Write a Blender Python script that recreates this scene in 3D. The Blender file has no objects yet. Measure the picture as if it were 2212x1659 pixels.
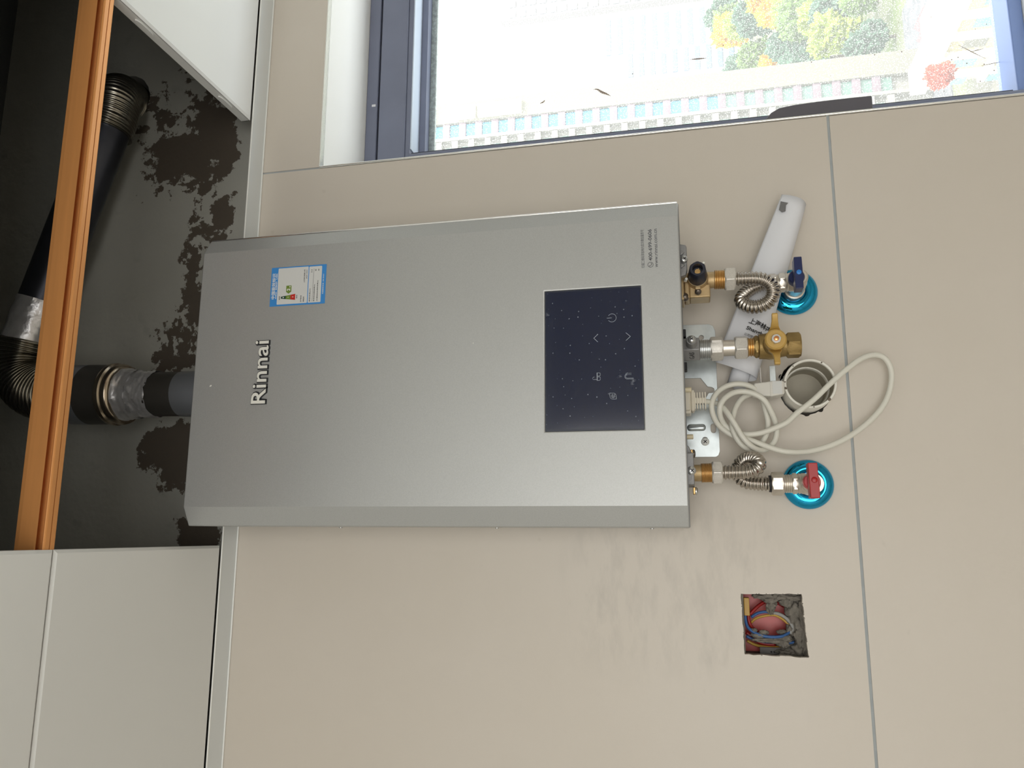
import bpy, bmesh, math, random
from mathutils import Vector, Matrix, noise
random.seed(7)
C = bpy.context.scene.collection
SC = bpy.context.scene
PI = math.pi

# ------------------------------------------------------------------ camera
cam_d = bpy.data.cameras.new('camera')
cam = bpy.data.objects.new('camera', cam_d)
C.objects.link(cam)
cam_d.sensor_fit = 'HORIZONTAL'
cam_d.sensor_width = 36.0
cam_d.lens = 36.0 * 1706.3 / 2212.0
cam_d.clip_start = 0.02
cam_d.clip_end = 3000
# the photograph is lying on its side: the camera's right is the room's down
cam.matrix_world = Matrix(((0.00472657, 0.98271873, -0.18504475, 0.0),
                           (0.21988432, -0.18153923, -0.95848547, -1.05),
                           (-0.9755145, -0.03615809, -0.21694249, 1.55),
                           (0, 0, 0, 1)))
SC.camera = cam

# ------------------------------------------------------------------ light
SC.view_settings.view_transform = 'Standard'
SC.view_settings.look = 'None'
SC.view_settings.gamma = 1.0
SC.view_settings.use_curve_mapping = False
SC.view_settings.exposure = 0.0

world = bpy.data.worlds.new('sky')
SC.world = world
world.use_nodes = True
wn = world.node_tree.nodes
wb = wn['Background']
wb.inputs[0].default_value = (0.93, 0.97, 1.0, 1)
wb.inputs[1].default_value = 4.0

sun_d = bpy.data.lights.new('sun', 'SUN')
sun_d.energy = 3.2
sun_d.angle = math.radians(1.5)
sun_d.color = (1.0, 0.95, 0.86)
sun = bpy.data.objects.new('sun', sun_d)
C.objects.link(sun)
sun.rotation_euler = (math.radians(48), 0, math.radians(38))

# fill lamp added behind the camera for broad room light, no door there
fill_d = bpy.data.lights.new('room_side_fill', 'AREA')
fill_d.shape = 'RECTANGLE'
fill_d.size = 1.75
fill_d.size_y = 1.65
fill_d.energy = 31.5
fill_d.color = (1.0, 0.985, 0.96)
fill_l = bpy.data.objects.new('room_side_fill', fill_d)
C.objects.link(fill_l)
fill_l.location = (-0.42, -2.95, 1.34)
fill_l.rotation_euler = (math.radians(90), 0, 0)

# daylight entering at the kitchen window
win_d = bpy.data.lights.new('window_daylight', 'AREA')
win_d.shape = 'RECTANGLE'
win_d.size = 0.92
win_d.size_y = 0.94
win_d.energy = 9
win_d.color = (0.86, 0.93, 1.0)
win_l = bpy.data.objects.new('window_daylight', win_d)
C.objects.link(win_l)
win_l.location = (1.10, 0.2355, 1.52)
win_d.cycles.is_portal = True
win_l.rotation_euler = (math.radians(-90), 0, 0)


# ------------------------------------------------------------------ materials
def srgb(r, g, b):
    def f(v):
        v = v / 255.0
        return v / 12.92 if v <= 0.04045 else ((v + 0.055) / 1.055) ** 2.4
    return (f(r), f(g), f(b), 1.0)


def mat(name, col, rough=0.5, metal=0.0, var=0.0, vscale=30.0, bump=0.0, bscale=200.0, coat=0.0, spec=None, stretch=None):
    m = bpy.data.materials.new(name)
    m.use_nodes = True
    nt = m.node_tree
    p = nt.nodes['Principled BSDF']
    p.inputs['Base Color'].default_value = col
    p.inputs['Roughness'].default_value = rough
    p.inputs['Metallic'].default_value = metal
    if coat:
        p.inputs['Coat Weight'].default_value = coat
        p.inputs['Coat Roughness'].default_value = 0.08
    if spec is not None:
        p.inputs['Specular IOR Level'].default_value = spec
    tc = nt.nodes.new('ShaderNodeTexCoord')
    src = tc.outputs['Object']
    if stretch:
        mp = nt.nodes.new('ShaderNodeMapping')
        mp.inputs['Scale'].default_value = stretch
        nt.links.new(src, mp.inputs[0])
        src = mp.outputs[0]
    if var:
        n = nt.nodes.new('ShaderNodeTexNoise')
        n.inputs['Scale'].default_value = vscale
        n.inputs['Detail'].default_value = 5
        nt.links.new(src, n.inputs['Vector'])
        r = nt.nodes.new('ShaderNodeMapRange')
        r.inputs[1].default_value = 0.3
        r.inputs[2].default_value = 0.7
        r.inputs[3].default_value = 1 - var
        r.inputs[4].default_value = 1 + var
        nt.links.new(n.outputs[0], r.inputs[0])
        mx = nt.nodes.new('ShaderNodeVectorMath')
        mx.operation = 'SCALE'
        mx.inputs[0].default_value = col[:3]
        nt.links.new(r.outputs[0], mx.inputs['Scale'])
        nt.links.new(mx.outputs[0], p.inputs['Base Color'])
    if bump:
        n = nt.nodes.new('ShaderNodeTexNoise')
        n.inputs['Scale'].default_value = bscale
        n.inputs['Detail'].default_value = 3
        nt.links.new(src, n.inputs['Vector'])
        b = nt.nodes.new('ShaderNodeBump')
        b.inputs['Strength'].default_value = bump
        b.inputs['Distance'].default_value = 0.002
        nt.links.new(n.outputs[0], b.inputs['Height'])
        nt.links.new(b.outputs[0], p.inputs['Normal'])
    return m


class NT:
    """small helper for hand-made node materials"""
    def __init__(s, m):
        s.nt = m.node_tree
        s.p = s.nt.nodes['Principled BSDF']

    def new(s, t, **kw):
        n = s.nt.nodes.new(t)
        for k, v in kw.items():
            setattr(n, k, v)
        return n

    def link(s, a, b):
        s.nt.links.new(a, b)

    def math(s, op, a, b=None, clamp=False):
        n = s.new('ShaderNodeMath', operation=op)
        n.use_clamp = clamp
        for i, v in enumerate((a, b)):
            if v is None:
                continue
            if isinstance(v, (int, float)):
                n.inputs[i].default_value = v
            else:
                s.link(v, n.inputs[i])
        return n.outputs[0]

    def mix(s, f, a, b):
        n = s.new('ShaderNodeMix', data_type='RGBA')
        if isinstance(f, (int, float)):
            n.inputs[0].default_value = f
        else:
            s.link(f, n.inputs[0])
        for i, v in ((6, a), (7, b)):
            if isinstance(v, tuple):
                n.inputs[i].default_value = v
            else:
                s.link(v, n.inputs[i])
        return n.outputs[2]

    def noise(s, vec, scale, detail=4, rough=0.5):
        n = s.new('ShaderNodeTexNoise')
        n.inputs['Scale'].default_value = scale
        n.inputs['Detail'].default_value = detail
        n.inputs['Roughness'].default_value = rough
        s.link(vec, n.inputs['Vector'])
        return n.outputs[0]

    def blobs(s, xyz, lst):
        """max over (1 - elliptical distance) of (x, z, rx, rz) blobs"""
        out = None
        for x, z, rx, rz in lst:
            a = s.math('DIVIDE', s.math('SUBTRACT', xyz[0], x), rx)
            b = s.math('DIVIDE', s.math('SUBTRACT', xyz[2], z), rz)
            d = s.math('POWER', s.math('ADD', s.math('POWER', s.math('ABSOLUTE', a), 4), s.math('POWER', s.math('ABSOLUTE', b), 4)), 0.25)
            v = s.math('SUBTRACT', 1.0, d)
            out = v if out is None else s.math('MAXIMUM', out, v)
        return out


def xyz_of(t):
    tc = t.new('ShaderNodeTexCoord')
    sp = t.new('ShaderNodeSeparateXYZ')
    t.link(tc.outputs['Object'], sp.inputs[0])
    return tc.outputs['Object'], (sp.outputs[0], sp.outputs[1], sp.outputs[2])


# beige matt tile with dusty scuffs
m_tile = mat('beige_tile', srgb(208, 199, 184), 0.42, bump=0.04, bscale=900)
t = NT(m_tile)
vec, xyz = xyz_of(t)
scuff = t.blobs(xyz, [(-0.06, 1.60, 0.13, 0.13), (-0.02, 1.53, 0.08, 0.10), (-0.12, 1.54, 0.06, 0.05)])
mp = t.new('ShaderNodeMapping')
mp.inputs['Rotation'].default_value = (0, math.radians(-52), 0)
mp.inputs['Scale'].default_value = (9, 1, 26)
t.link(vec, mp.inputs[0])
nz = t.noise(mp.outputs[0], 1.6, 6, 0.65)
k = t.math('MULTIPLY', t.math('MULTIPLY', t.math('MAXIMUM', scuff, 0.0), 2.2, True),
           t.math('MULTIPLY', t.math('SUBTRACT', nz, 0.46), 5.0, True), True)
big = t.noise(vec, 5.0, 3)
base = t.mix(big, srgb(205, 197, 184), srgb(211, 204, 194))
spot = t.math('MULTIPLY', t.math('SUBTRACT', t.noise(vec, 38.0, 2), 0.73), 9.0, True)
base = t.mix(t.math('MULTIPLY', spot, 0.22), base, srgb(150, 140, 128))
t.link(t.mix(t.math('MULTIPLY', k, 0.26), base, srgb(158, 154, 147)), t.p.inputs['Base Color'])

# grey concrete above the tiles with bare, dark brown adhesive patches
m_conc = mat('bare_concrete', srgb(120, 118, 110), 0.85, bump=0.5, bscale=60)
t = NT(m_conc)
vec, xyz = xyz_of(t)
n1 = t.noise(vec, 42.0, 6, 0.65)
n2 = t.noise(vec, 7.0, 4)
n3 = t.noise(vec, 26.0, 7, 0.68)
wob = t.new('ShaderNodeTexNoise')
wob.inputs['Scale'].default_value = 16.0
wob.inputs['Detail'].default_value = 5
t.link(vec, wob.inputs['Vector'])
w1_ = t.new('ShaderNodeVectorMath', operation='SUBTRACT')
t.link(wob.outputs['Color'], w1_.inputs[0])
w1_.inputs[1].default_value = (.5, .5, .5)
w2_ = t.new('ShaderNodeVectorMath', operation='SCALE')
w2_.inputs['Scale'].default_value = .085
t.link(w1_.outputs[0], w2_.inputs[0])
w3_ = t.new('ShaderNodeVectorMath', operation='ADD')
t.link(vec, w3_.inputs[0])
t.link(w2_.outputs[0], w3_.inputs[1])
w4_ = t.new('ShaderNodeSeparateXYZ')
t.link(w3_.outputs[0], w4_.inputs[0])
xyz = (w4_.outputs[0], w4_.outputs[1], w4_.outputs[2])
solid = t.blobs(xyz, [(0.113, 2.310, 0.042, 0.058), (-0.004, 2.262, 0.022, 0.040), (0.605, 2.352, 0.045, 0.055), (0.645, 2.285, 0.060, 0.042),
                      (0.600, 2.262, 0.040, 0.020), (0.385, 2.316, 0.042, 0.012), (0.345, 2.300, 0.03, 0.018), (0.28, 2.345, 0.05, 0.008), (0.50, 2.262, 0.03, 0.02)])
speck = t.blobs(xyz, [(0.635, 2.365, 0.125, 0.085), (0.470, 2.296, 0.16, 0.034), (0.36, 2.312, 0.11, 0.026), (0.285, 2.335, 0.05, 0.048), (0.70, 2.33, 0.08, 0.07)])
f1 = t.math('MULTIPLY', t.math('ADD', t.math('MULTIPLY', solid, 1.2), t.math('MULTIPLY', t.math('SUBTRACT', n3, 0.51), 2.8)), 14.0, True)
f2 = t.math('MULTIPLY', t.math('ADD', t.math('MULTIPLY', t.math('MINIMUM', speck, 0.35), 1.1), t.math('SUBTRACT', t.math('MULTIPLY', t.math('SUBTRACT', n1, 0.5), 3.2), 0.38)), 12.0, True)
f2 = t.math('MULTIPLY', f2, t.math('MULTIPLY', speck, 12.0, True))
grey = t.mix(n2, srgb(158, 158, 150), srgb(184, 184, 176))
blot = t.math('MULTIPLY', t.math('SUBTRACT', t.noise(vec, 24.0, 2), 0.66), 7.0, True)
grey = t.mix(t.math('MULTIPLY', blot, 0.4), grey, srgb(122, 122, 118))
t.link(t.mix(t.math('MAXIMUM', f1, f2), grey, srgb(88, 80, 70)), t.p.inputs['Base Color'])

m_slab = mat('slab_concrete', srgb(92, 94, 94), 0.9, var=0.12, vscale=6, bump=0.3, bscale=40)
m_grout = mat('grey_grout', srgb(150, 152, 150), 0.8, var=0.08, vscale=60)
m_groutl = mat('blue_grey_grout', srgb(168, 174, 176), 0.8, var=0.06, vscale=60)
m_white = mat('white_paint', srgb(246, 246, 242), 0.6, bump=0.05, bscale=300)
m_room = mat('room_paint', srgb(228, 224, 217), 0.8)
m_floor = mat('floor_tile', srgb(200, 194, 184), 0.5, var=0.05)
m_ceil = mat('ceiling_panel_white', srgb(234, 236, 234), 0.42)
m_trim = mat('trim_grey_white', srgb(232, 237, 238), 0.34)
m_trimlip = mat('trim_lip_white', srgb(236, 238, 234), 0.35)
m_bronze = mat('bronze_keel', srgb(224, 156, 92), 0.42, 0.25, var=0.06, vscale=14, stretch=(0.4, 8, 8))
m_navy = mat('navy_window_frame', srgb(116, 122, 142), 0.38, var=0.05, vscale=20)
m_navylit = mat('navy_frame_lit_pale', srgb(196, 208, 224), 0.4)  # navy frame's downward face, paled for the light from outside
m_dark = mat('charcoal_plastic', srgb(92, 90, 96), 0.42)
m_seal = mat('black_seal', srgb(34, 36, 44), 0.6)
m_spacer = mat('speckled_glass_edge', srgb(176, 188, 190), 0.5, 0.3, var=0.35, vscale=160)
m_case = mat('silver_grey_paint', srgb(182, 184, 183), 0.40, 0.42, var=0.045, vscale=900, bump=0.05, bscale=1400)
m_caseb = mat('galvanised_body', srgb(120, 122, 124), 0.45, 0.6)
m_screen = mat('navy_black_glass', srgb(20, 30, 58), 0.10, 0.0, coat=0.6)
t = NT(m_screen)
vec, xyz = xyz_of(t)
vo = t.new('ShaderNodeTexVoronoi', voronoi_dimensions='2D')
vo.inputs['Scale'].default_value = 95
cb = t.new('ShaderNodeCombineXYZ')
t.link(xyz[0], cb.inputs[0])
t.link(xyz[2], cb.inputs[1])
t.link(cb.outputs[0], vo.inputs['Vector'])
rnd = t.new('ShaderNodeSeparateColor')
t.link(vo.outputs['Color'], rnd.inputs[0])
dot = t.math('MULTIPLY', t.math('LESS_THAN', vo.outputs['Distance'], t.math('MULTIPLY', rnd.outputs[1], 0.075)), t.math('GREATER_THAN', rnd.outputs[0], 0.35))
sm = t.math('MULTIPLY', t.math('SUBTRACT', t.noise(vec, 42.0, 5, 0.7), 0.66), 9.0, True)
dust = t.math('MULTIPLY', t.math('MAXIMUM', dot, sm), 0.55)
t.link(t.mix(dust, srgb(20, 30, 58), srgb(150, 158, 168)), t.p.inputs['Base Color'])
t.link(t.math('ADD', t.math('MULTIPLY', dust, 0.6), 0.12), t.p.inputs['Roughness'])
m_bezel = mat('dark_bezel', srgb(44, 50, 66), 0.3)
m_icon = mat('icon_print_grey', srgb(168, 176, 186), 0.5)
m_ltr = mat('white_lettering', srgb(236, 236, 228), 0.4)
m_ltrb = mat('black_lettering_edge', srgb(40, 42, 46), 0.45)
m_print = mat('dark_grey_print', srgb(72, 74, 80), 0.5)
m_black = mat('black_print', srgb(22, 22, 24), 0.6)
m_lblue = mat('sticker_blue', srgb(62, 142, 214), 0.45)
m_lwhite = mat('sticker_white', srgb(214, 216, 214), 0.5)
m_lgreen = mat('grade_green', srgb(112, 138, 54), 0.5)
m_ldgreen = mat('grade_dark_green', srgb(22, 66, 54), 0.5)
m_lred = mat('grade_red', srgb(196, 42, 34), 0.5)
m_brass = mat('rough_brass', srgb(188, 164, 124), 0.46, 0.6, var=0.08, vscale=120, bump=0.12, bscale=700)
m_brasst = mat('bright_brass_thread', srgb(208, 172, 116), 0.30, 0.85)
m_ybrass = mat('yellow_brass_body', srgb(152, 128, 80), 0.44, 0.65, var=0.08, vscale=90, bump=0.10, bscale=600)
m_yhandle = mat('mustard_paint', srgb(192, 156, 84), 0.40, 0.1)
m_nickel = mat('nickel_plate', srgb(214, 208, 198), 0.32, 0.8, var=0.05, vscale=300)
m_nickel2 = mat('satin_nickel_nut', srgb(222, 219, 213), 0.38, 0.62, var=0.08, vscale=700)
m_steel = mat('stainless_corrugated', srgb(186, 180, 172), 0.24, 1.0)
m_alu = mat('cast_grey_metal', srgb(150, 150, 150), 0.5, 0.55, bump=0.2, bscale=500)
m_zinc = mat('zinc_plate', srgb(198, 206, 208), 0.30, 0.75, var=0.12, vscale=60, bump=0.012, bscale=700)
m_screw = mat('zinc_screw', srgb(200, 202, 202), 0.28, 0.85)
m_screwd = mat('dull_steel_screw', srgb(120, 112, 104), 0.35, 0.8)
m_rubber = mat('black_rubber', srgb(26, 27, 32), 0.6)
m_knob = mat('blue_black_knob', srgb(30, 33, 48), 0.4)
m_bluefilm = mat('blue_mirror_film', srgb(46, 170, 222), 0.06, 1.0)
m_bluehd = mat('navy_blue_handle', srgb(26, 38, 84), 0.32)
m_bluedot = mat('bright_blue_button', srgb(46, 128, 208), 0.35)
m_red = mat('red_handle', srgb(168, 14, 18), 0.30)
m_redl = mat('translucent_red_disc', srgb(200, 70, 78), 0.28)
m_cream = mat('cream_plastic', srgb(222, 216, 200), 0.45)
m_cable = mat('white_cable_sheath', srgb(224, 223, 212), 0.40)
m_plug = mat('white_plug', srgb(218, 216, 208), 0.4)
m_pvc = mat('white_pvc', srgb(234, 232, 222), 0.4, var=0.03, vscale=150)
m_pvcshade = mat('shaded_white_pvc', srgb(182, 176, 160), 0.6, var=0.05, vscale=40)  # inside of the white pipe, greyed mostly for shade
m_mort = mat('grey_mortar', srgb(126, 121, 112), 0.95, var=0.25, vscale=90, bump=0.8, bscale=200)
m_gapdark = mat('dark_gap_and_smear', srgb(44, 40, 36), 0.95, var=0.35, vscale=80, bump=0.8, bscale=150)  # dark tone for the shaded pipe gap, shared with the smears
m_redbox = mat('red_conduit_box', srgb(206, 78, 74), 0.35)
m_wred = mat('red_wire', srgb(150, 30, 28), 0.4)
m_wblue = mat('blue_wire', srgb(54, 98, 156), 0.4)
m_wyel = mat('yellow_wire', srgb(188, 148, 62), 0.45)
m_wgrey = mat('mortar_coated_wire', srgb(160, 160, 158), 0.7)
m_paper = mat('white_paper', srgb(226, 228, 233), 0.75)
m_paper.node_tree.nodes['Principled BSDF'].inputs['Subsurface Weight'].default_value = 0.0
m_tape = mat('grey_tape', srgb(112, 112, 112), 0.6)
m_pipe = mat('dark_steel_pipe', srgb(76, 78, 86), 0.36, 0.8, var=0.1, vscale=30)
m_sleeve = mat('black_coated_sleeve', srgb(84, 82, 78), 0.42, 0.5)
m_sleeve2 = mat('grey_coated_band', srgb(150, 154, 160), 0.4, 0.6)
m_ring = mat('bare_steel_ring', srgb(190, 176, 156), 0.22, 0.95)
m_foil = mat('foil_tape', srgb(236, 236, 238), 0.32, 0.72, bump=0.7, bscale=60)
m_corr = mat('dark_corrugated_steel', srgb(150, 146, 134), 0.24, 0.95)
m_hole = mat('dark_void', srgb(20, 20, 22), 0.9)

# pane: clear sheet with a film of pale dust lit from outside
m_glass = bpy.data.materials.new('dusty_window_glass')
m_glass.use_nodes = True
nt = m_glass.node_tree
nt.nodes.remove(nt.nodes['Principled BSDF'])
out = nt.nodes['Material Output']
tr = nt.nodes.new('ShaderNodeBsdfTransparent')
tr.inputs[0].default_value = (0.97, 0.985, 0.98, 1)
tl = nt.nodes.new('ShaderNodeBsdfTranslucent')
tl.inputs[0].default_value = (0.92, 0.92, 0.90, 1)
gl = nt.nodes.new('ShaderNodeBsdfGlossy')
gl.inputs['Roughness'].default_value = 0.02
tc = nt.nodes.new('ShaderNodeTexCoord')
vo = nt.nodes.new('ShaderNodeTexVoronoi')
vo.inputs['Scale'].default_value = 380
nt.links.new(tc.outputs['Object'], vo.inputs['Vector'])
lt = nt.nodes.new('ShaderNodeMapRange')
lt.inputs[1].default_value = 0.12
lt.inputs[2].default_value = 0.42
lt.inputs[3].default_value = 0.55
lt.inputs[4].default_value = 0.19
nt.links.new(vo.outputs['Distance'], lt.inputs[0])
mx = nt.nodes.new('ShaderNodeMixShader')
nt.links.new(lt.outputs[0], mx.inputs[0])
nt.links.new(tr.outputs[0], mx.inputs[1])
nt.links.new(tl.outputs[0], mx.inputs[2])
mx2 = nt.nodes.new('ShaderNodeMixShader')
mx2.inputs[0].default_value = 0.04
nt.links.new(mx.outputs[0], mx2.inputs[1])
nt.links.new(gl.outputs[0], mx2.inputs[2])
nt.links.new(mx2.outputs[0], out.inputs[0])


# ------------------------------------------------------------------ mesh helpers
class MB:
    def __init__(s):
        s.v = []
        s.f = []

    def add(s, vs, fs):
        o = len(s.v)
        s.v += [tuple(p) for p in vs]
        s.f += [tuple(i + o for i in f) for f in fs]
        return s

    def box(s, x0, x1, y0, y1, z0, z1):
        vs = [(x, y, z) for x in (x0, x1) for y in (y0, y1) for z in (z0, z1)]
        return s.add(vs, [(0, 1, 3, 2), (4, 6, 7, 5), (0, 4, 5, 1), (2, 3, 7, 6), (0, 2, 6, 4), (1, 5, 7, 3)])

    def lathe(s, o, d, prof, n=28, phase=0.0, caps=True):
        """prof: (distance along d from o, radius)"""
        o = Vector(o)
        d = Vector(d).normalized()
        a = d.orthogonal().normalized()
        if abs(d.z) > 0.9:
            a = Vector((0, -1, 0))
            a = (a - d * a.dot(d)).normalized()
        b = d.cross(a)
        vs, fs = [], []
        for t_, r in prof:
            for i in range(n):
                an = 2 * PI * i / n + phase
                vs.append(o + d * t_ + (a * math.cos(an) + b * math.sin(an)) * r)
        for k_ in range(len(prof) - 1):
            for i in range(n):
                j = (i + 1) % n
                fs.append((k_ * n + i, k_ * n + j, (k_ + 1) * n + j, (k_ + 1) * n + i))
        if caps:
            fs.append(tuple(reversed(range(n))))
            fs.append(tuple((len(prof) - 1) * n + i for i in range(n)))
        return s.add(vs, fs)

    def cyl(s, p0, p1, r, n=24, ch=0.0):
        p0, p1 = Vector(p0), Vector(p1)
        L = (p1 - p0).length
        pr = [(0, r), (L, r)] if not ch else [(0, r - ch), (ch, r), (L - ch, r), (L, r - ch)]
        return s.lathe(p0, p1 - p0, pr, n)

    def hexnut(s, p0, p1, r, phase=0.0):
        """hexagon across-corners radius r with rounded-off ends"""
        p0, p1 = Vector(p0), Vector(p1)
        d = p1 - p0
        L = d.length
        c = r * 0.13
        N = 36
        o, dn = p0, d.normalized()
        a = Vector((0, -1, 0))
        if abs(dn.y) > 0.9:
            a = Vector((1, 0, 0))
        a = (a - dn * a.dot(dn)).normalized()
        b = dn.cross(a)
        vs, fs = [], []
        ap = r * math.cos(PI / 6)
        prof = []
        for t_, lim in ((0, ap * 0.99), (c * 0.9, r), (L - c * 0.9, r), (L, ap * 0.99)):
            for i in range(N):
                an = 2 * PI * i / N
                h = ap / math.cos(((an + PI / 6) % (PI / 3)) - PI / 6)
                q = min(h, lim)
                vs.append(o + dn * t_ + (a * math.cos(an + phase) + b * math.sin(an + phase)) * q)
        for k_ in range(3):
            for i in range(N):
                j = (i + 1) % N
                fs.append((k_ * N + i, k_ * N + j, (k_ + 1) * N + j, (k_ + 1) * N + i))
        fs.append(tuple(reversed(range(N))))
        fs.append(tuple(3 * N + i for i in range(N)))
        return s.add(vs, fs)

    def thread(s, p0, p1, r, pitch, depth, n=32):
        p0, p1 = Vector(p0), Vector(p1)
        L = (p1 - p0).length
        k_ = max(2, int(L / pitch))
        pr = []
        for i in range(k_):
            z = L * i / k_
            pr += [(z, r - depth), (z + L / k_ * 0.4, r), (z + L / k_ * 0.6, r)]
        pr.append((L, r - depth))
        return s.lathe(p0, p1 - p0, pr, n)

    def tube(s, pts, r, n=14, caps=True):
        pts = [Vector(p) for p in pts]
        m_ = len(pts)
        tg = []
        for i in range(m_):
            tg.append((pts[min(i + 1, m_ - 1)] - pts[max(i - 1, 0)]).normalized())
        a = tg[0].orthogonal().normalized()
        vs, fs = [], []
        for i in range(m_):
            if i:
                a = (a - tg[i] * a.dot(tg[i])).normalized()
            b = tg[i].cross(a)
            q = r(i) if callable(r) else r
            for j in range(n):
                an = 2 * PI * j / n
                vs.append(pts[i] + (a * math.cos(an) + b * math.sin(an)) * q)
        for i in range(m_ - 1):
            for j in range(n):
                k_ = (j + 1) % n
                fs.append((i * n + j, i * n + k_, (i + 1) * n + k_, (i + 1) * n + j))
        if caps:
            fs.append(tuple(reversed(range(n))))
            fs.append(tuple((m_ - 1) * n + j for j in range(n)))
        return s.add(vs, fs)

    def prism(s, poly, ax, t0, t1):
        """poly of 2-D points; ax 'x' -> points are (y, z), 'y' -> (x, z), 'z' -> (x, y)"""
        n = len(poly)
        def P(p, t_):
            return {'x': (t_, p[0], p[1]), 'y': (p[0], t_, p[1]), 'z': (p[0], p[1], t_)}[ax]
        vs = [P(p, t0) for p in poly] + [P(p, t1) for p in poly]
        fs = [tuple(range(n)), tuple(reversed(range(n, 2 * n)))]
        fs += [(i, i + n, (i + 1) % n + n, (i + 1) % n) for i in range(n)]
        return s.add(vs, fs)

    def build(s, name, m, parent=None, smooth=40, bevel=0.0, seg=2):
        me = bpy.data.meshes.new(name)
        me.from_pydata(s.v, [], s.f)
        bm = bmesh.new()
        bm.from_mesh(me)
        bmesh.ops.recalc_face_normals(bm, faces=bm.faces)
        bm.to_mesh(me)
        bm.free()
        return finish(name, me, m, parent, smooth, bevel, seg)


def finish(name, me, m, parent=None, smooth=40, bevel=0.0, seg=2):
    me.materials.clear()
    me.materials.append(m)
    if smooth:
        for p in me.polygons:
            p.use_smooth = True
        me.set_sharp_from_angle(angle=math.radians(smooth))
    o = bpy.data.objects.new(name, me)
    C.objects.link(o)
    if parent is not None:
        par(o, parent)
    if bevel:
        b = o.modifiers.new('bevel', 'BEVEL')
        b.width = bevel
        b.segments = seg
        b.limit_method = 'ANGLE'
        b.angle_limit = math.radians(35)
        b.harden_normals = False
    return o


def world_loc(o):
    v = Vector(o.location)
    while o.parent is not None:
        o = o.parent
        v += Vector(o.location)
    return v


def par(o, parent):
    """parent while keeping world coordinates (parents only ever carry a location)"""
    o.parent = parent
    o.location = Vector(o.location) - world_loc(parent)


def thing(name, label, cat, loc, group=None):
    o = bpy.data.objects.new(name, None)
    o.empty_display_size = 0.02
    C.objects.link(o)
    o.location = loc
    return tag(o, label, cat, group)


def tag(o, label=None, cat=None, group=None, kind=None):
    if label:
        o['label'] = label
    if cat:
        o['category'] = cat
    if group:
        o['group'] = group
    if kind:
        o['kind'] = kind
    return o


def crom(pts, step):
    """Catmull-Rom through pts, resampled at an even step"""
    pts = [Vector(p) for p in pts]
    q = [pts[0] * 2 - pts[1]] + pts + [pts[-1] * 2 - pts[-2]]
    dense = []
    for i in range(1, len(q) - 2):
        p0, p1, p2, p3 = q[i - 1:i + 3]
        for k_ in range(16):
            u = k_ / 16
            dense.append(0.5 * ((2 * p1) + (p2 - p0) * u + (2 * p0 - 5 * p1 + 4 * p2 - p3) * u * u + (3 * p1 - p0 - 3 * p2 + p3) * u ** 3))
    dense.append(pts[-1])
    out_ = [dense[0]]
    acc = 0.0
    for a, b in zip(dense, dense[1:]):
        L = (b - a).length
        while acc + L >= step:
            u = (step - acc) / L
            a = a.lerp(b, u)
            L = (b - a).length
            out_.append(a.copy())
            acc = 0.0
        acc += L
    return out_


def corrugated(pts, r, depth, pitch, n=24, sub=7):
    p = crom(pts, pitch / sub)
    def rr(i):
        u = (i % sub) / sub
        return r - depth * (0.5 - 0.5 * math.cos(2 * PI * u)) ** 1.5
    return MB().tube(p, rr, n)


def plate(name, loops, y0, y1, m, parent=None, bevel=0.0):
    """flat plate in the X-Z plane (first loop the outline, the others holes) between y0 (front) and y1"""
    cu = bpy.data.curves.new('outline', 'CURVE')
    cu.dimensions = '2D'
    cu.fill_mode = 'BOTH'
    for lp in loops:
        sp = cu.splines.new('POLY')
        sp.points.add(len(lp) - 1)
        for i, (x, z) in enumerate(lp):
            sp.points[i].co = (x, z, 0, 1)
        sp.use_cyclic_u = True
    cu.extrude = abs(y1 - y0) / 2
    ob = bpy.data.objects.new('outline', cu)
    C.objects.link(ob)
    dg = bpy.context.evaluated_depsgraph_get()
    me = bpy.data.meshes.new_from_object(ob.evaluated_get(dg))
    bpy.data.objects.remove(ob)
    bpy.data.curves.remove(cu)
    yc = (y0 + y1) / 2
    for v in me.vertices:
        x, z, h = v.co
        v.co = (x, yc - h, z)
    bm = bmesh.new()
    bm.from_mesh(me)
    bmesh.ops.remove_doubles(bm, verts=bm.verts, dist=1e-6)
    bmesh.ops.recalc_face_normals(bm, faces=bm.faces)
    bm.to_mesh(me)
    bm.free()
    me.name = name
    return finish(name, me, m, parent, 30, bevel)


def text_mesh(s_, offset=0.0, extrude=0.0, spacing=1.0):
    cu = bpy.data.curves.new('writing', 'FONT')
    cu.body = s_
    cu.size = 1.0
    cu.offset = offset
    cu.extrude = extrude
    cu.space_character = spacing
    cu.resolution_u = 3
    ob = bpy.data.objects.new('writing', cu)
    C.objects.link(ob)
    dg = bpy.context.evaluated_depsgraph_get()
    me = bpy.data.meshes.new_from_object(ob.evaluated_get(dg))
    bpy.data.objects.remove(ob)
    bpy.data.curves.remove(cu)
    return me


def fit_text(name, s_, x0, x1, z0, z1, y, m, parent, offset=0.0, thick=0.0003, spacing=1.0, place=None):
    """writing on a vertical face that looks to -Y, stretched to the given X-Z box"""
    me = text_mesh(s_, offset, 0.01, spacing)
    vs = me.vertices
    a0, a1 = min(v.co.x for v in vs), max(v.co.x for v in vs)
    b0, b1 = min(v.co.y for v in vs), max(v.co.y for v in vs)
    for v in vs:
        u = (v.co.x - a0) / (a1 - a0)
        w = (v.co.y - b0) / (b1 - b0)
        h = thick if v.co.z > 0 else 0.0
        if place:
            v.co = place(u, w, h)
        else:
            v.co = (x0 + (x1 - x0) * u, y - h, z0 + (z1 - z0) * w)
    me.name = name
    return finish(name, me, m, parent, 0)


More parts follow.
